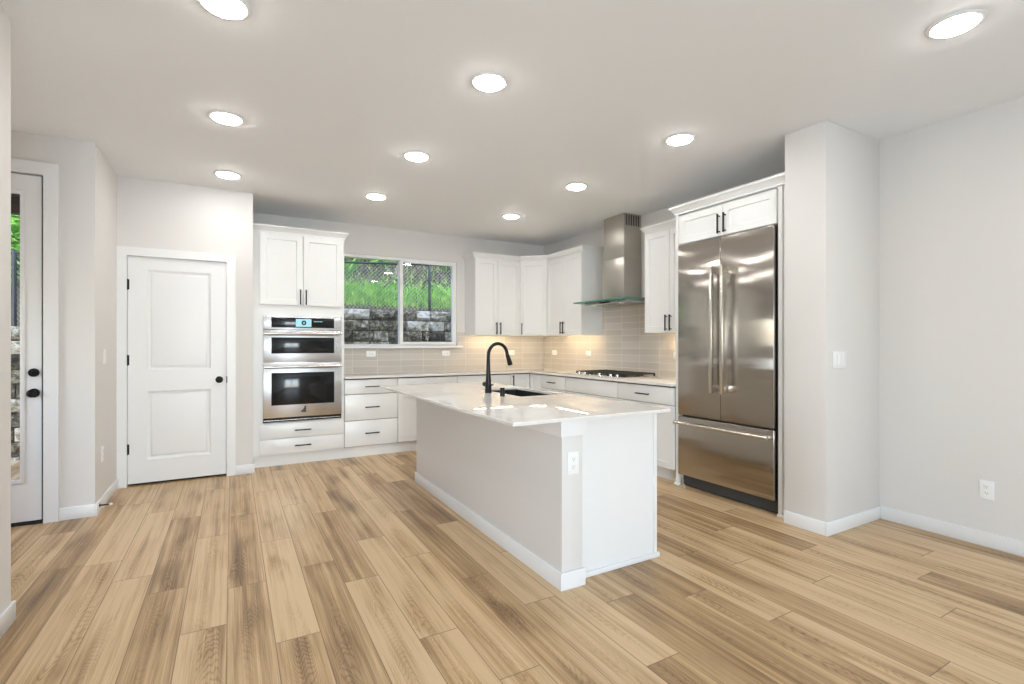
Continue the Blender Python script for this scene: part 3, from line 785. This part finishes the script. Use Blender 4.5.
# local: x along the wall (0 = centre), -y outwards; wall at y=0
cw = 0.178
bm = bm_new(); box(bm, -cw, cw, -0.270, -0.010, 1.762, 2.240, 0.002); obj('lower_chimney', bm, M['steelh'], hd)
bm = bm_new(); box(bm, -cw+0.004, cw-0.004, -0.266, -0.010, 2.2405, H-0.001, 0.002); uc = obj('upper_chimney', bm, M['steelh'], hd)
for s in (-1, 1):
    bm = bm_new()
    for k in range(6):
        yk = -0.238+k*0.036; xx = s*(cw-0.004)
        box(bm, min(xx, xx+s*0.0015), max(xx, xx+s*0.0015), yk, yk+0.020, 2.605, 2.725)
    obj('vent_grille', bm, M['slot'], uc)
GA = 0.452; GF = -0.500
bm = bm_new()
prism(bm, [(-GA, GF), (GA, GF), (GA, -0.010), (-GA, -0.010)], 1.752, 1.761)
gl = obj('glass_canopy', bm, M['hoodglass'], hd)
bm = bm_new()
e = 0.0035
box(bm, -GA-e, GA+e, GF-e, GF-0.0002, 1.7490, 1.7625); box(bm, -GA-e, -GA-0.0002, GF, -0.010, 1.7490, 1.7625); box(bm, GA+0.0002, GA+e, GF, -0.010, 1.7490, 1.7625)
obj('glass_edge', bm, M['hoodedge'], gl)
bm = bm_new()
a, b2 = 0.36, 0.30
top = [(-a, -0.40, 1.7515), (a, -0.40, 1.7515), (a, -0.01, 1.7515), (-a, -0.01, 1.7515)]
low = [(-a, -0.40, 1.722), (a, -0.40, 1.722), (a, -0.01, 1.708), (-a, -0.01, 1.708)]
loops(bm, [top, low], True, True); hb = obj('hood_body', bm, M['steel'], hd)
bm = bm_new()
for s in (-1, 1):
    x0, x1 = sorted((s*0.02, s*0.33))
    loops(bm, [[(x0, -0.34, 1.7192), (x1, -0.34, 1.7192), (x1, -0.06, 1.7092), (x0, -0.06, 1.7092)], [(x0, -0.34, 1.7165), (x1, -0.34, 1.7165), (x1, -0.06, 1.7065), (x0, -0.06, 1.7065)]], True, True)
obj('grease_filter', bm, M['steelh'], hb)
for s in (-1, 1):
    bm = bm_new(); lathe(bm, [(0, 1.7135), (0.028, 1.7135), (0.028, 1.722), (0, 1.722)], 'z', (s*0.24, -0.365, 0), 20); obj('hood_lamp', bm, M['hoodled'], hb)
bm = bm_new(); box(bm, -0.09, 0.09, -0.4035, -0.3995, 1.728, 1.745, 0.001); obj('control_strip', bm, M['bglass'], hb)

# ------------------------------------------------------------------ gas cooktop
ck = empty('gas_cooktop', (3.535, 4.815, CT), -PI/2, label='stainless gas cooktop with black cast iron grates and five metal knobs', cat='cooktop')
CWd, CDp = 0.90, 0.505
bm = bm_new(); box(bm, 0, CWd, 0, CDp, 0.0, 0.010, 0.004); obj('surface', bm, M['steel'], ck)
burn = [(0.16, 0.16, 0.036), (0.16, 0.38, 0.045), (0.45, 0.29, 0.058), (0.74, 0.16, 0.045), (0.74, 0.38, 0.036)]
for bx, byy, br in burn:
    bm = bm_new(); lathe(bm, [(0, 0.010), (br+0.014, 0.010), (br+0.014, 0.014), (br+0.004, 0.018), (br+0.004, 0.023), (0, 0.023)], 'z', (bx, byy, 0), 24); bb = obj('burner', bm, M['iron'], ck)
    bm = bm_new(); lathe(bm, [(0, 0.0225), (br, 0.0225), (br, 0.028), (br-0.004, 0.030), (0, 0.031)], 'z', (bx, byy, 0), 24); obj('burner_cap', bm, M['iron'], bb)
def grate(x0, x1, y0, y1):
    bm = bm_new(); w = 0.007; z0, z1 = 0.028, 0.042
    for xx in (x0, x1): box(bm, xx-w, xx+w, y0-w, y1+w, z0, z1, 0.002)
    for yq in (y0, y1): box(bm, x0, x1, yq-w, yq+w, z0, z1, 0.002)
    n = 5
    for k in range(1, n):
        xx = x0+(x1-x0)*k/n; box(bm, xx-0.0055, xx+0.0055, y0, y1, z0+0.003, z1+0.003, 0.002)
    ym = (y0+y1)/2
    box(bm, x0, x1, ym-0.0055, ym+0.0055, z0+0.002, z1, 0.002)
    for xx in (x0, x1):
        for yq in (y0, y1): box(bm, xx-w, xx+w, yq-w, yq+w, 0.010, z0+0.002)
    obj('grate', bm, M['iron'], ck)
grate(0.035, 0.300, 0.055, 0.480); grate(0.318, 0.582, 0.115, 0.480); grate(0.600, 0.865, 0.055, 0.480)
for kx in (0.120, 0.225, 0.45, 0.675, 0.78):
    yk = 0.028 if abs(kx-0.45) > 0.05 else 0.06
    bm = bm_new(); lathe(bm, [(0, 0.010), (0.022, 0.010), (0.022, 0.014), (0.018, 0.016), (0.0165, 0.032), (0.014, 0.034), (0, 0.034)], 'z', (kx, yk, 0), 22)
    box(bm, kx-0.003, kx+0.003, yk-0.017, yk+0.004, 0.033, 0.0355)
    obj('knob', bm, M['chrome'], ck)

# ------------------------------------------------------------------ island
IT, IB = 0.887, 0.870
isl = empty('kitchen_island', (1.474, 2.09, 0), label='white kitchen island base with a low wall on its seating side', cat='island')
# local x: 0 .. 0.73 (to 2.21), local y: 0 .. 2.30
IW, IL = 0.720, 2.30
bm = bm_new(); box(bm, 0, 0.132, 0, IL, 0, IB-0.001, 0.002); obj('knee_wall', bm, M['wall'], isl)
bm = bm_new()
ap = 0.012
box(bm, -ap, 0.156, -ap, 0.0, 0.786, IB-0.001, 0.001); box(bm, -ap, 0.0, 0.0, IL+ap, 0.786, IB-0.001, 0.001)
obj('apron', bm, M['trim'], isl)
bm = bm_new()
box(bm, -BT, 0.144, -BT, 0.0, 0, BH, 0.003); box(bm, -BT, 0.0, 0.0, IL+BT, 0, BH, 0.003); box(bm, -BT, 0.132, IL, IL+BT, 0, BH, 0.003)
obj('baseboard', bm, M['trim'], isl)
bm = bm_new(); box(bm, 0.1325, IW, 0.055, 0.075, 0, IB-0.001); box(bm, IW-0.022, IW+0.002, 0.049, 0.056, 0, IB-0.001, 0.001); obj('end_panel', bm, M['cab'], isl)
bm = bm_new(); box(bm, 0.1325, IW, IL-0.02, IL, 0, IB-0.001); obj('end_panel', bm, M['cab'], isl)
bm = bm_new(); box(bm, 0.144, IW+0.020, 0.041, 0.055, 0, 0.030, 0.005); box(bm, IW, IW+0.020, 0.055, 0.075, 0, 0.030, 0.005); obj('shoe_moulding', bm, M['trim'], isl)
bm = bm_new(); box(bm, IW-0.0165, IW-0.001, 0.0755, IL-0.0205, 0.10, IB-0.001); box(bm, 0.1325, IW-0.0165, 0.0755, IL-0.0205, 0.10, 0.118); obj('body', bm, M['cab'], isl)
bm = bm_new(); box(bm, IW-0.10, IW-0.082, 0.0755, IL-0.0205, 0.0, 0.0995); obj('toe_kick', bm, M['cab'], isl)
# fronts on the sink side (facing +x): built facing -y, turned by +90 degrees
fr = [(0.080, 0.62), (0.62, 1.00), (1.00, 1.80), (1.80, 2.275)]
for k, (q0, q1) in enumerate(fr):
    if k == 2:
        for s in ((q0+0.003, (q0+q1)/2-0.0015, 1), ((q0+q1)/2+0.0015, q1-0.003, -1)):
            d = add_door(isl, s[0], s[1], 0.12, 0.845, 0, s[1]-0.03 if s[2] > 0 else s[0]+0.03, 0.74)
            d.location = (IW, 0, 0); d.rotation_euler = (0, 0, PI/2)
    else:
        d = add_drawer(isl, q0+0.003, q1-0.003, 0.69, 0.845, 0); d.location = (IW, 0, 0); d.rotation_euler = (0, 0, PI/2)
        d = add_door(isl, q0+0.003, q1-0.003, 0.12, 0.684, 0, q0+0.035, 0.59); d.location = (IW, 0, 0); d.rotation_euler = (0, 0, PI/2)

# island countertop with a sink cut-out
ix0, ix1, iy0, iy1 = 1.163, 2.214, 2.052, 4.440
sx0, sx1, sy0, sy1 = 1.800, 2.150, 3.055, 3.740
bm = bm_new()
def ring_slab(bm, O, I, z0, z1, bev):
    def q(r, z): return [bm.verts.new((x, y, z)) for x, y in ((r[0], r[2]), (r[1], r[2]), (r[1], r[3]), (r[0], r[3]))]
    e = bev
    Oi = (O[0]+e, O[1]-e, O[2]+e, O[3]-e)
    rings = [q(I, z0), q(O, z0), q(O, z1-e), q(Oi, z1), q(I, z1)]
    for a, b in zip(rings, rings[1:]+rings[:1]):
        for i in range(4):
            j = (i+1) % 4; bm.faces.new((a[i], a[j], b[j], b[i]))
ring_slab(bm, (0, ix1-ix0, 0, iy1-iy0), (sx0-ix0, sx1-ix0, sy0-iy0, sy1-iy0), IB, IT, 0.003)
setp(obj('island_countertop', bm, M['quartz'], loc=(ix0, iy0, 0)), 'white polished quartz slab on the island, overhanging the seating side', 'countertop')
# sink
sk = empty('kitchen_sink', ((sx0+sx1)/2, (sy0+sy1)/2, 0), label='black undermount sink set into the island countertop', cat='sink')
bm = bm_new()
hx, hy = (sx1-sx0)/2+0.001, (sy1-sy0)/2+0.001
def q(a, b, z): return [(-a, -b, z), (a, -b, z), (a, b, z), (-a, b, z)]
loops(bm, [q(hx+0.014, hy+0.014, IB-0.012), q(hx+0.014, hy+0.014, IB-0.001), q(hx, hy, IB-0.001), q(hx-0.004, hy-0.004, IB-0.19), q(hx-0.03, hy-0.03, IB-0.215)], False, True)
loops(bm, [q(hx+0.014, hy+0.014, IB-0.012), q(hx+0.008, hy+0.008, IB-0.20), q(hx-0.02, hy-0.02, IB-0.228)], False, True)
obj('basin', bm, M['sink'], sk)
bm = bm_new(); lathe(bm, [(0, IB-0.214), (0.045, IB-0.214), (0.045, IB-0.210), (0.03, IB-0.212), (0, IB-0.212)], 'z', (0, 0.1, 0), 24); obj('drain', bm, M['chrome'], sk)
# faucet
fx, fy = 1.725, 3.425
fc = empty('kitchen_faucet', (fx, fy, IT), label='black gooseneck pull-down faucet beside the island sink', cat='faucet')
bm = bm_new()
pts = [(0, 0, 0.0), (0, 0, 0.004), (0, 0, 0.10), (0, 0, 0.18), (0, 0, 0.27)]; rd = [0.027, 0.0255, 0.021, 0.0155, 0.0135]
cx_, cr = 0.083, 0.083
for k in range(1, 15):
    a = PI-k*(PI*0.97)/14
    pts.append((cx_+cr*math.cos(a), 0, 0.288+cr*1.10*math.sin(a))); rd.append(0.0133)
tube(bm, pts, rd, 20); obj('spout', bm, M['black'], fc)
e1 = Vector(pts[-1]); dv = (e1-Vector(pts[-2])).normalized(); dv = (dv+Vector((0.15, 0, 0))).normalized()
bm = bm_new(); tube(bm, [e1, e1+dv*0.004, e1+dv*0.03, e1+dv*0.085, e1+dv*0.09], [0.0142, 0.0148, 0.0165, 0.0205, 0.018], 20); obj('spray_head', bm, M['black'], fc)
bm = bm_new(); lathe(bm, [(0, 0.02), (0.019, 0.02), (0.020, 0.068), (0.016, 0.075), (0, 0.076)], 'y', (0, 0, 0.062), 18)
tube(bm, [(0, -0.018, 0.062), (0.0, -0.035, 0.063), (-0.0, -0.078, 0.067)], [0.006, 0.0055, 0.005], 10); obj('handle', bm, M['black'], fc)
bm = bm_new(); lathe(bm, [(0, 0), (0.0195, 0), (0.0195, 0.004), (0.0170, 0.006), (0.0170, 0.058), (0.0150, 0.062), (0, 0.062)], 'z', n=24)
setp(obj('soap_dispenser', bm, M['black'], loc=(1.700, 3.150, IT)), 'short black cylinder fitting on the island beside the sink', 'dispenser')

# ------------------------------------------------------------------ outlets and switches (local: face towards -y)
def outlet(loc, rz, label, horiz=False):
    t = empty('wall_outlet', loc, rz, label=label, cat='outlet', group='white duplex outlets')
    bm = bm_new(); a, b = (0.0575, 0.035) if horiz else (0.035, 0.0575)
    box(bm, -a, a, -0.006, 0, -b, b, 0.002); obj('cover_plate', bm, M['plastic'], t)
    for s in (-1, 1):
        cx, cz = (s*0.0195, 0) if horiz else (0, s*0.0195)
        bm = bm_new(); box(bm, cx-0.015, cx+0.015, -0.008, -0.004, cz-0.0135, cz+0.0135, 0.004); rr = obj('receptacle', bm, M['plastic'], t)
        bm = bm_new()
        for (ax, az, ww, hh) in ((-0.006, 0.003, 0.001, 0.004), (0.006, 0.003, 0.001, 0.0034), (0, -0.0065, 0.002, 0.002)):
            if horiz: ax, az, ww, hh = az, ax, hh, ww
            box(bm, cx+ax-ww, cx+ax+ww, -0.0084, -0.0076, cz+az-hh, cz+az+hh)
        obj('slots', bm, M['slot'], rr)
    return t
ty = YB-0.009; tx = XR-0.009
outlet((1.516, ty, 1.14), 0, 'white outlet in the backsplash below the left window pane', True)
outlet((2.518, ty, 1.14), 0, 'white outlet in the backsplash below the right window pane', True)
outlet((3.525, ty, 1.14), 0, 'white outlet in the backsplash just right of the faucet', True)
outlet((tx, 5.980, 1.14), -PI/2, 'white outlet in the tiled corner left of the cooktop, farther one', True)
outlet((tx, 5.190, 1.14), -PI/2, 'white outlet in the tiles just left of the cooktop', True)
outlet((tx, 3.690, 1.14), -PI/2, 'white outlet in the tiles half hidden by the refrigerator side', True)
outlet((XR, 1.236, 0.353), -PI/2, 'white outlet low on the plain wall at the far right')
outlet((1.544, 2.09, 0.645), 0, 'white outlet on the end of the island knee wall')
outlet((XL, 4.905, 0.41), PI/2, 'white outlet low on the narrow wall left of the pantry door')
def switch(loc, rz, n, label):
    t = empty('light_switch', loc, rz, label=label, cat='switch', group='white rocker switches')
    a = 0.035+0.023*(n-1)
    bm = bm_new(); box(bm, -a, a, -0.006, 0, -0.0575, 0.0575, 0.002); obj('cover_plate', bm, M['plastic'], t)
    for k in range(n):
        cx = (k-(n-1)/2)*0.046
        bm = bm_new(); box(bm, cx-0.0165, cx+0.0165, -0.0085, -0.004, -0.0335, 0.0335, 0.002); obj('rocker', bm, M['plastic'], t)
switch((3.560, 1.825, 1.158), 0, 3, 'triple white switch on the wall end beside the refrigerator')
switch((XL, 4.972, 1.165), PI/2, 1, 'single white switch on the narrow wall left of the pantry door')
ds = empty('door_stop', (XL+BT, 4.74, 0.058), label='black door stop on the baseboard by the entry door', cat='door stop')
bm = bm_new(); lathe(bm, [(0, 0), (0.013, 0), (0.013, 0.004), (0.0055, 0.008), (0.0045, 0.062), (0, 0.062)], 'x', n=14); obj('rod', bm, M['black'], ds)
bm = bm_new(); lathe(bm, [(0, 0.060), (0.0085, 0.060), (0.0085, 0.074), (0.005, 0.077), (0, 0.077)], 'x', n=14); obj('tip', bm, M['plastic'], ds)

# ------------------------------------------------------------------ recessed ceiling lights
lt = empty('recessed_light', (0, 0, H), label='x', cat='ceiling light', group='recessed ceiling lights')
bm = bm_new(); lathe(bm, [(0.086, -0.001), (0.108, -0.001), (0.108, -0.004), (0.100, -0.009), (0.088, -0.010), (0.086, -0.006)], 'z', n=40)
obj('trim_ring', bm, M['vinyl'], lt)
bm = bm_new(); lathe(bm, [(0.0855, -0.0015), (0.0855, -0.010), (0.078, -0.0165), (0.05, -0.021), (0, -0.023)], 'z', n=40)
obj('lens', bm, M['lens'], lt)
LG = [(-0.03, 2.49, 'round recessed ceiling light cut off by the top edge of the photo'), (-0.03, 3.73, 'round recessed ceiling light in front of the pantry, middle of the left row'), (-0.03, 4.975, 'round recessed ceiling light closest to the pantry door'),
      (1.262, 2.495, 'round recessed ceiling light nearest over the island\'s seating side'), (1.262, 3.755, 'round recessed ceiling light second along the row over the island\'s seating side'), (1.255, 4.978, 'round recessed ceiling light closest to the oven cabinet'),
      (2.808, 2.515, 'round recessed ceiling light right in front of the refrigerator'), (2.803, 3.742, 'round recessed ceiling light nearest the range hood'), (2.803, 4.985, 'round recessed ceiling light nearest the kitchen corner cabinets'),
      (2.907, 0.988, 'large round recessed ceiling light at the upper right, near the plain right wall')]
for i, (x, y, lab) in enumerate(LG):
    q_ = lt if i == 0 else copy_tree(lt)
    q_.location = (x, y, H); q_['label'] = lab

# ------------------------------------------------------------------ outdoors
GZ = -0.20
bm = bm_new(); box(bm, -8, 9, YB+0.14, 7.75, GZ-0.1, GZ); box(bm, -8, XL-0.12, YD+0.14, YB+0.14, GZ-0.1, GZ); struct('ground', bm, M['gravel'])
bm = bm_new(); box(bm, -2, 7, -16, YN-0.14, GZ-0.1, -0.05); struct('ground_rear', bm, M['gravel'])
bm = bm_new(); box(bm, -4.0, -1.02, YD+0.14, 5.60, 2.47, 2.56); box(bm, -4.0, -1.02, 5.56, 5.61, 2.345, 2.56); box(bm, -4.0, -1.02, 5.55, 5.615, 2.335, 2.347)
struct('roof_soffit', bm, M['soffit'])
# stone retaining wall
rnd = random.Random(3)
bm = bm_new()
WY = 7.33
tl = bm.loops.layers.float_color.new('tone')
CH = 0.158
for c in range(13):
    z0 = 1.786-CH*(13-c); z1 = z0+CH-0.014
    x = -4.5-0.25*rnd.random()
    while x < 6.5:
        w_ = rnd.choice((0.22, 0.30, 0.34, 0.37)); xe = x+w_
        if c < 11 or x > -0.6:
            n0 = len(bm.verts)
            nu, nv = 6, 4
            yo = WY; tn = (rnd.random(), 0, 0, 1); f0 = len(bm.faces)
            g = []
            for j in range(nv+1):
                row = []
                for i in range(nu+1):
                    px = x+0.006+(w_-0.012)*i/nu; pz = z0+(z1-z0)*j/nv
                    edge = min(i, nu-i, j, nv-j)
                    dpt = (0.0 if edge == 0 else 0.030+0.065*noise.noise(Vector((px*7, c*3.1, pz*9))))
                    row.append(bm.verts.new((px, yo-dpt, pz)))
                g.append(row)
            for j in range(nv):
                for i in range(nu): bm.faces.new((g[j][i], g[j][i+1], g[j+1][i+1], g[j+1][i]))
            bk = [bm.verts.new((px, yo+0.25, pz)) for px, pz in ((x+0.006, z0), (xe-0.006, z0), (xe-0.006, z1), (x+0.006, z1))]
            bm.faces.new((bk[0], bk[1], *[g[0][i] for i in range(nu, -1, -1)]))
            bm.faces.new((bk[1], bk[2], *[g[j][nu] for j in range(nv, -1, -1)]))
            bm.faces.new((bk[2], bk[3], *[g[nv][i] for i in range(0, nu+1)]))
            bm.faces.new((bk[3], bk[0], *[g[j][0] for j in range(0, nv+1)]))
            bm.faces.new(bk)
            bm.faces.ensure_lookup_table()
            for f in bm.faces[f0:]:
                for l in f.loops: l[tl] = (tn[0], tn[0], tn[0], 1)
        x = xe
setp(obj('retaining_wall', bm, M['stone']), 'rough stone block retaining wall outside the window', 'wall')
bm = bm_new(); box(bm, -0.56, 6.4, 7.42, 7.52, GZ, 1.755); box(bm, -4.4, -0.56, 7.42, 7.52, GZ, 1.43); struct('ground_bank', bm, M['soil'])
# hillside
def wall_top(x): return (1.775 if x > -0.55 else 1.46)
def hill(x, y):
    e = min(1, max(0, (x+1.0)/0.8)); z = 1.44+0.335*e
    d = y-7.56
    return z-0.03+d*0.85+0.10*noise.noise(Vector((x*0.9, y*0.9, 0)))*min(1, d)
bm = bm_new(); nx_, ny_ = 60, 30; g = []
for j in range(ny_+1):
    row = []
    for i in range(nx_+1):
        x = -7+14.5*i/nx_; y = 7.50+6.5*j/ny_
        row.append(bm.verts.new((x, y, hill(x, y))))
    g.append(row)
for j in range(ny_):
    for i in range(nx_): bm.faces.new((g[j][i], g[j][i+1], g[j+1][i+1], g[j+1][i]))
struct('hillside_ground', bm, M['soil'])
def blades(n, xr, yr, hmin, hmax, wdt, lean, rnd):
    bm = bm_new()
    for _ in range(n):
        x = rnd.uniform(*xr); y = rnd.uniform(*yr); z = hill(x, y)-0.01
        a = rnd.uniform(0, 2*PI); h_ = rnd.uniform(hmin, hmax); l = rnd.uniform(0.2, lean)*h_
        dx, dy = math.cos(a), math.sin(a); w = wdt*rnd.uniform(0.6, 1.3)
        b0 = Vector((x, y, z)); s = Vector((-dy, dx, 0))*w
        p1 = b0+Vector((dx*l*0.35, dy*l*0.35, h_*0.6)); p2 = b0+Vector((dx*l, dy*l, h_))
        v = [bm.verts.new(b0-s), bm.verts.new(b0+s), bm.verts.new(p1+s*0.7), bm.verts.new(p1-s*0.7), bm.verts.new(p2)]
        bm.faces.new(v[:4]); bm.faces.new((v[3], v[2], v[4]))
    return bm
def raw(name, bm, m):
    me = bpy.data.meshes.new(name); bm.to_mesh(me); bm.free(); me.materials.append(m)
    o = bpy.data.objects.new(name, me); C.objects.link(o); return o
r5 = random.Random(5)
bm = blades(6500, (-0.6, 5.2), (7.67, 8.0), 0.08, 0.24, 0.009, 0.9, r5)
b2 = blades(900, (-0.6, 5.2), (7.95, 8.5), 0.06, 0.18, 0.009, 0.9, r5)
me2 = bpy.data.meshes.new('tmp'); b2.to_mesh(me2); b2.free(); bm.from_mesh(me2); bpy.data.meshes.remove(me2)
setp(raw('grass', bm, M['grass']), 'bright green grass on the slope above the stone wall', 'grass', kind='stuff')
bm = blades(9000, (-0.6, 6.0), (7.98, 9.6), 0.03, 0.16, 0.020, 2.6, r5)
setp(raw('dry_brush', bm, M['litter']), 'brown dry leaf litter and brush higher on the slope', 'brush', kind='stuff')
# green shrubs on the slope
def shrub(x, y, rad, n, label, hgt=1.0, name='green_shrub', group='shrubs on the slope'):
    t = empty(name, (x, y, hill(x, y)-0.02), label=label, cat='shrub', group=group)
    bm = bm_new(); bk = bm_new()
    for k in range(7):
        a = 2*PI*k/7; tube(bk, [(0, 0, 0), (rad*0.3*math.cos(a), rad*0.3*math.sin(a), rad*0.5*hgt), (rad*0.62*math.cos(a), rad*0.62*math.sin(a), rad*1.0*hgt)], [0.012, 0.009, 0.004], 5)
    for _ in range(n):
        d = Vector((r5.gauss(0, 1), r5.gauss(0, 1), r5.gauss(0, 1))).normalized()*(rad*(r5.random()**0.35))
        c = Vector((d.x, d.y, d.z*hgt+rad*0.85*hgt))
        if c.z < 0.01: continue
        u = Vector((r5.gauss(0, 1), r5.gauss(0, 1), r5.gauss(0, 0.6))).normalized(); w = u.orthogonal().normalized()
        l = r5.uniform(0.03, 0.065); ww = l*0.42
        v = [bm.verts.new(c-u*l), bm.verts.new(c+w*ww), bm.verts.new(c+u*l), bm.verts.new(c-w*ww)]
        bm.faces.new(v)
    f_ = raw('foliage', bm, M['leaf']); f_.parent = t
    obj('stems', bk, M['soil'], t)
shrub(-2.75, 8.10, 0.62, 3000, 'leafy green shrub behind the fence, seen through the entry door')
shrub(-1.95, 8.55, 0.70, 3200, 'taller leafy green shrub up the slope, seen through the entry door')
shrub(-3.20, 9.30, 0.95, 3400, 'tall green bush at the top of the slope outside the entry door', 1.4)
shrub(3.55, 8.55, 0.40, 1300, 'small green shrub on the slope behind the right window pane')
shrub(2.25, 8.60, 0.30, 900, 'small green shrub on the slope behind the window divider')
fn = empty('fern', (1.62, 8.25, hill(1.62, 8.25)-0.02), label='spiky green fern on the slope behind the left window pane', cat='fern')
bm = bm_new()
for k in range(34):
    a = r5.uniform(0, 2*PI); l = r5.uniform(0.35, 0.55); h_ = r5.uniform(0.25, 0.5); prev = None
    for i in range(6):
        s = i/5; p = Vector((math.cos(a)*l*s, math.sin(a)*l*s, h_*(1.9*s-1.1*s*s)))
        wv = Vector((-math.sin(a), math.cos(a), 0))*0.022*(1-s*0.9)
        cur = (bm.verts.new(p-wv), bm.verts.new(p+wv))
        if prev: bm.faces.new((prev[0], prev[1], cur[1], cur[0]))
        prev = cur
f_ = raw('fronds', bm, M['leaf']); f_.parent = fn
# chain-link fence on the wall
FY = 7.47
fe = empty('chain_link_fence', (0, FY, 0), label='dark chain-link fence with posts on top of the stone wall', cat='fence')
def rail_z(x): return 2.27+0.052*(x+2.1)
posts = [-4.5, -2.09, 0.31, 2.72, 5.12]
for px in posts:
    bm = bm_new(); lathe(bm, [(0, wall_top(px)-0.25), (0.021, wall_top(px)-0.25), (0.021, rail_z(px)+0.02), (0.016, rail_z(px)+0.035), (0, rail_z(px)+0.04)], 'z', (px, 0, 0), 12); obj('fence_post', bm, M['fence'], fe)
bm = bm_new(); tube(bm, [(posts[0], 0, rail_z(posts[0])), (posts[-1], 0, rail_z(posts[-1]))], 0.018, 10); obj('top_rail', bm, M['fence'], fe)
bm = bm_new(); p_ = 0.058
x = posts[0]-1.2
while x < posts[-1]:
    for s in (1, -1):
        # clip a 45-degree wire between the wall top and the rail
        zb, zt = 1.40, 2.62
        xa, xb = (x, x+(zt-zb)) if s > 0 else (x+(zt-zb), x)
        seg = []
        for k in range(41):
            u = k/40; X = xa+(xb-xa)*u; Z = zb+(zt-zb)*u
            if posts[0] <= X <= posts[-1] and wall_top(X)+0.01 <= Z <= rail_z(X): seg.append((X, 0.004*s, Z))
        if len(seg) > 1: tube(bm, [seg[0], seg[-1]], 0.0025, 3, False)
    x += p_
obj('wire_mesh', bm, M['wire'], fe)
